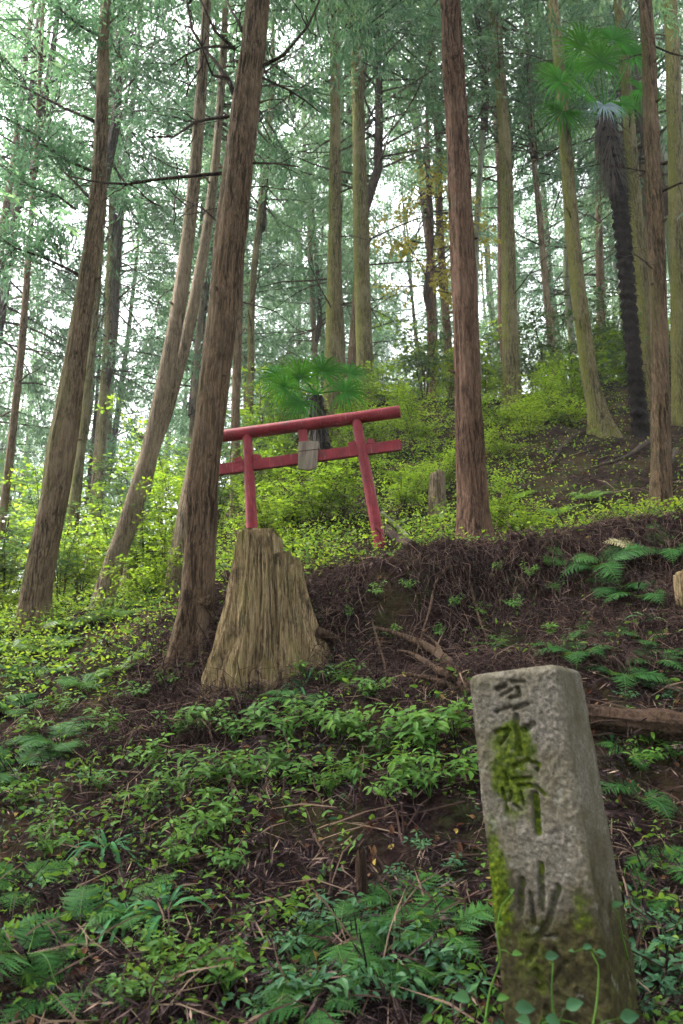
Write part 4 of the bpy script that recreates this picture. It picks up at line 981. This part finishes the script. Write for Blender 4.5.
# herbs
G = 'leafy herbs on the bank'
herbsets = [
 ([(155,770,1),(175,745,1),(205,735,1.1),(235,745,1),(262,735,1.1)], 'bright herbs just below the big stump'),
 ([(150,810,.9),(185,800,1.1),(215,785,1.1),(245,790,1),(275,780,1)], 'herbs in the lower row below the big stump'),
 ([(290,745,1.1),(315,735,1),(340,745,1.1),(365,740,1.1),(390,755,1)], 'herbs midway between stump and marker'),
 ([(300,790,.9),(330,800,.9),(355,785,1),(385,800,.9),(410,780,1)], 'herbs in the lower row midway to the marker'),
 ([(410,745,1.2),(435,755,1.2),(455,740,1.1),(450,785,1.1),(430,800,1)], 'herbs crowding the upper left side of the marker'),
 ([(200,850,.9),(225,835,1),(180,870,.8),(240,875,.8)], 'herbs around the short brown stick left of centre'),
 ([(20,810,.9),(60,830,.8),(100,800,.8),(45,860,.8)], 'herbs at the left edge above the corner ferns'),
 ([(190,985,.8),(225,1000,.8),(160,960,.7),(130,1010,.7)], 'herbs at the bottom left of centre'),
 ([(620,735,.7),(650,750,.7),(675,765,.7),(640,775,.7)], 'herbs right of the marker under the fallen log'),
 ([(345,690,.9),(300,680,.7),(370,700,.8)], 'herbs right of the big stump foot'),
 ([(520,610,.6),(480,620,.5),(440,640,.5),(550,640,.6),(500,650,.5)], 'small herbs dotted on the bare bank'),
 ([(380,600,.5),(410,590,.45),(455,610,.5),(395,640,.45),(350,625,.45)], 'small herbs on the bare bank under the gate'),
 ([(530,590,.5),(560,600,.5),(545,575,.45),(500,580,.45)], 'small herbs near the bank top above the marker'),
 ([(60,720,.9),(110,735,.9),(140,700,.8),(30,740,.8),(165,690,.7)], 'herbs on the left slope below the leaning trunks'),
]
for pts_, ph in herbsets: cluster('leafy_herb', HERB, pts_, ph, 'herb', G)
G = 'heart leaved plants near the marker'
hearts = [
 ([(290,960,1),(320,930,.9),(360,925,1),(385,945,.9)], 'heart leaved plants among ferns left of the marker'),
 ([(270,1010,1),(310,1000,1),(350,1010,1.1),(390,1000,1),(425,1010,1)], 'heart leaved plants along the bottom edge'),
 ([(420,960,.9),(450,980,1),(470,1005,1),(440,900,.7)], 'heart leaved plants touching the lower left of the marker'),
 ([(645,930,.9),(670,950,.9),(655,980,1),(678,1000,1),(640,1010,1)], 'heart leaved plants at the lower right corner'),
 ([(625,700,.6),(650,690,.6),(600,655,.6),(670,700,.6)], 'heart leaved plants above the fallen log'),
 ([(420,850,.6),(455,870,.6),(400,880,.6)], 'small heart leaved plants left of the marker'),
]
for pts_, ph in hearts: cluster('heart_leaf_plant', HEART, pts_, ph, 'plant', G)
G = 'strap leaved plants'
cluster('strap_leaf_plant', STRAP, [(108,850,.9),(130,925,1.0),(165,915,.9)], 'arching strap leaved plants in the lower left', 'plant', G)
cluster('strap_leaf_plant', STRAP, [(318,672,.9),(300,690,.8)], 'strap leaved tufts at the right foot of the big stump', 'plant', G)
cluster('strap_leaf_plant', STRAP, [(648,625,.8),(612,745,.6)], 'strap leaved tufts on the bank right of the marker', 'plant', G)

# leaves in front of and vine on the marker
def vine(label, pp, lf, seed, mat='ivy'):
    Pp = smooth_line(np.array([at(*q) for q in pp]), .02); base = Pp[0].copy(); r = np.random.default_rng(seed); mb = MB()
    tube(mb, Pp-base, np.linspace(.003,.0016,len(Pp)), 5, 1)
    c = []; D = []
    for (x, y, Yd, l, a) in lf:
        c.append(at(x,y,Yd)-base); D.append((math.cos(a), -.25, math.sin(a), l))
    c = np.array(c); D = np.array(D)
    leaves(mb, c, D[:,:3], np.tile([0.1,-.75,.65],(len(c),1))+r.normal(size=(len(c),3))*.2, D[:,3]*.7, D[:,3]*.5, 0, fold=.28)
    for q in c:
        k = np.argmin(((Pp-base-q)**2).sum(1)); tube(mb, np.array([Pp[k]-base, (Pp[k]-base+q)/2+[0,0,.004], q]), [.0015,.0013,.001], 4, 1)
    return tag(link('climbing_vine', mb.mesh('vine', [LM[mat], LM['herb']]), None, tuple(base)), label, 'vine')
vine('thin yellowish vine climbing the lower left of the stone marker', [(484,1030,2.05),(490,990,2.1),(500,960,2.1),(497,930,2.1),(502,905,2.12),(512,893,2.13)], [(512,955,2.08,.035,.2),(503,925,2.08,.02,2.5),(497,1000,2.0,.04,.3),(510,893,2.1,.02,.8)], 1, 'herb')
vine('young vine with small leaves in front of the marker arris', [(590,1040,2.0),(597,1000,2.03),(598,965,2.05),(590,950,2.05)], [(583,948,2.02,.03,.3),(596,952,2.02,.032,-.2),(574,952,2.02,.02,2.8),(600,958,2.02,.02,.4)], 2)
vine('green heart leaves overlapping the foot of the marker', [(500,1060,1.95),(530,1030,1.95),(560,1020,1.95),(590,1030,1.95)], [(515,1008,1.92,.06,.05),(545,1018,1.9,.05,-.3),(566,1008,1.92,.055,.4),(530,1022,1.88,.045,2.9),(620,1018,2.0,.06,.2),(470,1000,2.0,.06,2.9)], 3)
vine('single leaf stem standing right of the marker', [(628,960,2.3),(622,935,2.28),(618,912,2.26)], [(612,908,2.25,.045,.5),(628,940,2.26,.03,-.2)], 4)
vine('single leaf shoot leaning over the middle of the marker face', [(560,1045,2.0),(552,1000,2.02),(553,962,2.04)], [(545,957,2.02,.045,.15)], 5)

# shrubs
G = 'bright shrubs on the slope'
shr = [
 ([(265,535,.7,8.0),(290,520,.8,8.6),(318,525,.7,8.2),(343,520,.7,8.4)], 'low bright shrubs seen under the red gate'),
 ([(262,480,.8,10.5),(292,470,.85,11.8),(352,460,.75,10.8),(378,450,.8,11)], 'bright shrubs right behind the red gate'),
 ([(400,470,.6,9.6),(418,440,.75,11),(395,425,.9,12.2)], 'bright shrubs between gate and straight red-brown cedar'),
 ([(500,450,.6,9.8),(530,440,.65,10.6),(500,420,.85,12),(540,412,.8,12.4)], 'bright shrubs right of the straight red-brown cedar'),
 ([(560,410,.8,12),(575,395,.9,12.8),(550,390,1.0,14)], 'bright shrubs behind the curved mossy trunk'),
 ([(345,420,.9,13),(385,405,.95,13.6),(450,395,1.0,14.4),(485,395,.8,14.6)], 'bright shrubs along the crest'),
 ([(145,560,.8,8.8),(165,575,.7,8),(150,590,.7,7.6)], 'bright shrubs right of the leaning tan trunk foot'),
 ([(120,545,1.0,10),(150,520,1.1,11),(175,540,1.0,10),(205,500,1.0,11)], 'taller bright shrubs left behind the tall dark cedar'),
 ([(10,600,1.0,9),(0,570,1.2,11),(50,575,1.1,11),(80,590,.9,9.6)], 'bright shrubs at the left edge behind the bent cedar'),
 ([(404,520,.55,8.6),(418,505,.5,9.2),(447,510,.5,9.2),(500,530,.5,7),(515,545,.45,6.6)], 'low bright shrubs around the small grey-brown stump'),
 ([(600,380,1.2,15),(660,380,1.3,14.5),(630,370,1.3,16)], 'bright shrubs behind the shaggy palm'),
]
for pts_, ph in shr: cluster('shrub', SHR, pts_, ph, 'shrub', G, .1)
G = 'dark leaved shrubs'
cluster('shrub', SHD, [(143,600,1.0,8.6),(115,560,1.2,9.8),(60,600,.9,9)], 'dark glossy saplings around the leaning tan trunk', 'shrub', G, .1)
cluster('shrub', SHD, [(5,600,1.3,9.5),(-10,580,1.3,12)], 'dark glossy bushes at the left edge', 'shrub', G, .1)
cluster('shrub', SHD, [(425,400,1.4,14),(215,540,1.1,10.5),(270,500,1.2,12.5)], 'dark green bushes farther behind the gate', 'shrub', G, .1)
cluster('shrub', [SHD[0],SHR[2],SHD[1]], [(5,560,1.9,12.5),(48,560,1.7,13.5),(95,545,1.8,14.5),(135,530,1.7,15.5),(165,520,1.6,14)], 'tall leafy bushes filling the left middle distance', 'shrub', G, .1)
cluster('shrub', [SHD[0],SHR[2],SHD[1]], [(290,400,2.2,20),(330,395,2.4,22),(375,390,2.3,21),(415,385,2.5,22),(450,385,2.2,20),(495,380,2.3,21),(535,375,2.2,21)], 'tall hazy bushes beyond the crest of the slope', 'shrub', G, .1)
cluster('shrub', [SHD[1],SHR[0]], [(262,470,1.7,14),(290,460,1.7,15),(228,500,1.5,13)], 'tall leafy bushes behind the left gate post', 'shrub', G, .1)
cluster('shrub', SHD, [(575,370,1.7,14.5),(610,365,1.8,15.5),(670,385,1.4,13),(545,370,1.6,16)], 'dark leafy bushes on the right crest', 'shrub', G, .1)

# ------------------------------------------------------------------ stuff: litter, twigs, roots, low cover
def scatter(n, y0, y1, seed, mask=None, xr=(-.62,.62)):
    r = np.random.default_rng(seed); Yv = y0*(y1/y0)**r.random(n); Xv = r.uniform(xr[0], xr[1], n)*(Yv+.4)
    if mask is not None: k = mask(Xv, Yv, r); Xv = Xv[k]; Yv = Yv[k]
    Zv = Hn(Xv, Yv); e = .05
    nx = -(Hn(Xv+e, Yv)-Hn(Xv-e, Yv))/(2*e); ny = -(Hn(Xv, Yv+e)-Hn(Xv, Yv-e))/(2*e)
    return np.stack([Xv,Yv,Zv],-1), unit(np.stack([nx, ny, np.ones_like(nx)],-1)), r
def strands(P0, Nn, r, ln, w, mat, name, label, cat, lift=.5, down=.0, curl=.4):
    n = len(P0); t = rdirs = unit(r.normal(size=(n,3))+np.array([0,0,-down])); t = unit(t-Nn*(np.einsum('ij,ij->i',t,Nn)[:,None])*(1-.25*lift)+Nn*.12*lift)
    l = (ln*(.4+1.2*r.random(n)))[:,None]; sd = unit(np.cross(t, Nn)); c = sd*r.normal(size=(n,1))*curl
    p0 = P0+Nn*.004; p1 = p0+(t+c*.3)*l*.5+Nn*l*.10*lift; p2 = p1+(t-c*.5)*l*.5-Nn*l*.10*lift+Nn*.003
    ww = (w*(.6+.8*r.random(n)))[:,None]
    V = np.stack([p0-sd*ww*.5, p0+sd*ww*.5, p1-sd*ww*.5, p1+sd*ww*.5, p1+Nn*ww*.7, p2],1).reshape(-1,3)
    i = np.arange(n)[:,None]*6; mb = MB()
    mb.add(V, [np.vstack([i+np.array([0,2,4]), i+np.array([0,4,1]), i+np.array([1,4,3]), i+np.array([2,5,4]), i+np.array([4,5,3])])])
    return tag(link(name, mb.mesh(name, mat, smooth=False)), label, cat, kind='stuff')
P0, Nn, r_ = scatter(130000, 1.9, 15, 1, lambda x,y,r: r.random(len(x)) < np.clip((vnoise(x*2.1,y*2.1,90)*.6+vnoise(x*6,y*6,91)*.6-.28)*2.6,.12,1))
strands(P0, Nn, r_, .07, .0035, LITTER, 'leaf_litter', 'dead brown cedar needles and sprays covering the soil', 'leaf litter', 1.0, .4)
P0, Nn, r_ = scatter(3600, 1.9, 11, 31)   # dead drooping sprays, a handful of strands each
n0 = len(P0); dirs = unit(r_.normal(size=(n0,3))+np.array([0,-.2,-.7])); PP = []; DD = []; NN = []; LL = []
for q in range(13):
    u = q/12; ln_ = (.10+.16*r_.random(n0))[:,None]
    base_ = P0+Nn*.015+dirs*ln_*u*.8+Nn*(.03*math.sin(u*3))
    PP.append(base_); sdx = np.cross(dirs, Nn)*(1 if q % 2 else -1); DD.append(dirs+sdx*.8); NN.append(Nn+r_.normal(size=(n0,3))*.2); LL.append(ln_[:,0]*.45*(1.1-u*.8))
mb = MB(); leaves(mb, np.concatenate(PP), np.concatenate(DD), np.concatenate(NN), np.concatenate(LL), .007)
tag(link('dead_sprays', mb.mesh('dead_sprays', LITTER, smooth=False)), 'dead brown cedar sprays lying in tangles on the bank', 'leaf litter', kind='stuff')
P0, Nn, r_ = scatter(5000, 1.9, 13, 2)
strands(P0, Nn, r_, .22, .006, TWIGM, 'fallen_twigs', 'dry thin twigs strewn over the slope', 'twigs', .6, .2)
P0, Nn, r_ = scatter(90000, 4.2, 5.6, 3, lambda x,y,r: (x > -.45)&(r.random(len(x)) < np.clip(.1+vnoise(x*3,y*3,4)*1.3-.3,0,1)), (-.3,.62))
strands(P0, Nn, r_, .16, .0028, ROOTM, 'rootlets', 'fine brown rootlets hanging from the eroded bank', 'roots', 2.0, 2.2)
P0, Nn, r_ = scatter(80000, 4.3, 5.8, 33, lambda x,y,r: (x < .35)&(x > -1.35)&(r.random(len(x)) < np.exp(-((x+.8)/.35)**2)+.9*np.exp(-((x+.02)/.14)**2-((y-4.9)/.3)**2)))
strands(P0, Nn, r_, .2, .0045, ROOTM, 'root_tangle', 'dark red brown fibrous roots heaped between the tall dark cedar and the stump', 'roots', 2.2, 1.0)
P0, Nn, r_ = scatter(4200, 1.9, 12, 4)
mb = MB(); n = len(P0); leaves(mb, P0+Nn*.012, r_.normal(size=(n,3))-Nn*.0, Nn+r_.normal(size=(n,3))*.4, .022+.02*r_.random(n), .02, 0, fold=.25)
tag(link('fallen_leaves', mb.mesh('fallen_leaves', DRYLEAF, smooth=False)), 'scattered brown and yellow fallen leaves', 'leaves', kind='stuff')
def cover(n, y0, y1, seed, mask, size, mat, name, label, lift, fold=0):
    P0, Nn, r = scatter(n, y0, y1, seed, mask); n = len(P0); mb = MB()
    hh = lift*r.random(n)[:,None]; D = r.normal(size=(n,3)); D[:,2] *= .4
    leaves(mb, P0+np.array([0,0,1])*hh+r.normal(size=(n,3))*.01, D, np.tile([0,0,1.],(n,1))+r.normal(size=(n,3))*.75, size*(.35+1.2*r.random(n)), size*(.3+.4*r.random(n)), 0, fold=fold)
    tag(link(name, mb.mesh(name, mat, smooth=False)), label, 'ground cover', kind='stuff')
def mk_band(x, y, r):   # green band beyond the bank, patchy; none on the bare slope at right
    m = vnoise(x*1.1, y*1.1, 60)*.6+vnoise(x*3.5, y*3.5, 61)*.5
    bare = np.clip((x-1.5-.02*y)/1.2, 0, 1)*np.clip((y-6.2)/1, 0, 1)*np.clip((12.5-y)/1.5,0,1)
    start = np.clip((y-5.35-.25*(vnoise(x*4,y*4,8)-.5))/.25, 0, 1)
    left = (x < -1.2)
    start = np.where(left, np.clip((y-4.6)/1.5,0,1), start)
    lx, ly = at(378,548,7)[:2]; dd_ = np.hypot((x-lx*y/ly)/.22, (y-ly+.5)/.75)
    return r.random(len(x)) < np.clip((m-.28)*2.6,0,1)*start*(1-.85*bare)*np.clip(dd_-.75,0.03,1)
cover(90000, 4.6, 20, 11, mk_band, .034, LM['shrub'], 'low_green_cover', 'dense small yellow green leaves carpeting the slope around the gate', .22)
cover(30000, 4.6, 14, 14, mk_band, .05, LM['herb'], 'low_herb_cover', 'mixed low green herbs on the slope behind the stump', .14)
def mk_near(x, y, r):
    m = vnoise(x*2.3, y*2.3, 70)*.7+vnoise(x*7, y*7, 71)*.5
    mid = np.exp(-((y-4.2)/.9)**2)
    return r.random(len(x)) < np.clip((m-.47)*2.2,0,1)*(.3+.4*np.clip(-x,0,1)+.3*(y<3))
cover(48000, 1.9, 5.4, 12, mk_near, .034, LM['herb'], 'seedlings', 'small green seedlings and creeping leaves on the brown bank', .06, .15)
cover(15000, 1.9, 5.2, 13, mk_near, .03, LM['ivy'], 'creeping_ivy', 'small bluish green creeping leaves on the bank', .05, .15)

# ------------------------------------------------------------------ haze
import os
HAZE = True
if HAZE:
    m, nt = newmat('damp air'); o = N(nt, 'ShaderNodeOutputMaterial'); v = N(nt, 'ShaderNodeVolumePrincipled')
    v.inputs['Color'].default_value = (.92,.97,1.0,1); v.inputs['Density'].default_value = .0011; v.inputs['Anisotropy'].default_value = .2
    L(nt, v.outputs[0], o.inputs['Volume'])
    me = box_mesh(360, 250, 90, m, 0); ob = link('haze', me, None, (0, 58, 17)); tag(ob, 'pale bluish damp air between the far trunks', 'haze', kind='stuff')

# ------------------------------------------------------------------ light, sky, camera
w = bpy.data.worlds.new('World'); S.world = w; w.use_nodes = True; nt = w.node_tree
bg = nt.nodes['Background']; sky = nt.nodes.new('ShaderNodeTexSky'); sky.sky_type = 'NISHITA'; sky.sun_disc = False
SE, SR = math.radians(55), math.radians(-72)
sky.sun_elevation = SE; sky.sun_rotation = SR; sky.air_density = 1.5; sky.dust_density = 4.0
hs = nt.nodes.new('ShaderNodeHueSaturation'); hs.inputs['Saturation'].default_value = .18; hs.inputs['Value'].default_value = 1.0
L(nt, sky.outputs[0], hs.inputs['Color']); L(nt, hs.outputs[0], bg.inputs[0]); bg.inputs[1].default_value = .15
sun = bpy.data.lights.new('sun', 'SUN'); sun.energy = 2.4; sun.angle = math.radians(14); sun.color = (1,.96,.9)
sl = bpy.data.objects.new('sun', sun); C.objects.link(sl)
# direction towards the sun for nishita: rotation measured from +Y clockwise
sd = Vector((math.sin(SR)*math.cos(SE), math.cos(SR)*math.cos(SE), math.sin(SE)))
sl.rotation_euler = sd.to_track_quat('Z','Y').to_euler()
cam = bpy.data.cameras.new('camera'); co = bpy.data.objects.new('camera', cam); C.objects.link(co); S.camera = co
cam.sensor_fit = 'VERTICAL'; cam.sensor_height = 36; cam.lens = F*36/1024; cam.clip_end = 800; cam.clip_start = .05
co.location = (0,0,CAMZ); co.rotation_euler = (PI/2+PITCH, 0, 0)
cam.dof.use_dof = True; cam.dof.focus_distance = 4.8; cam.dof.aperture_fstop = 4.5
S.view_settings.view_transform = 'Standard'; S.view_settings.look = 'None'; S.view_settings.gamma = 1
S.view_settings.exposure = 3.0
cy = S.cycles; cy.max_bounces = 7; cy.diffuse_bounces = 4; cy.glossy_bounces = 2; cy.transmission_bounces = 4; cy.volume_bounces = 1; cy.transparent_max_bounces = 4
cy.use_denoising = True; cy.sample_clamp_indirect = 6
cy.use_adaptive_sampling = True; cy.adaptive_threshold = .02
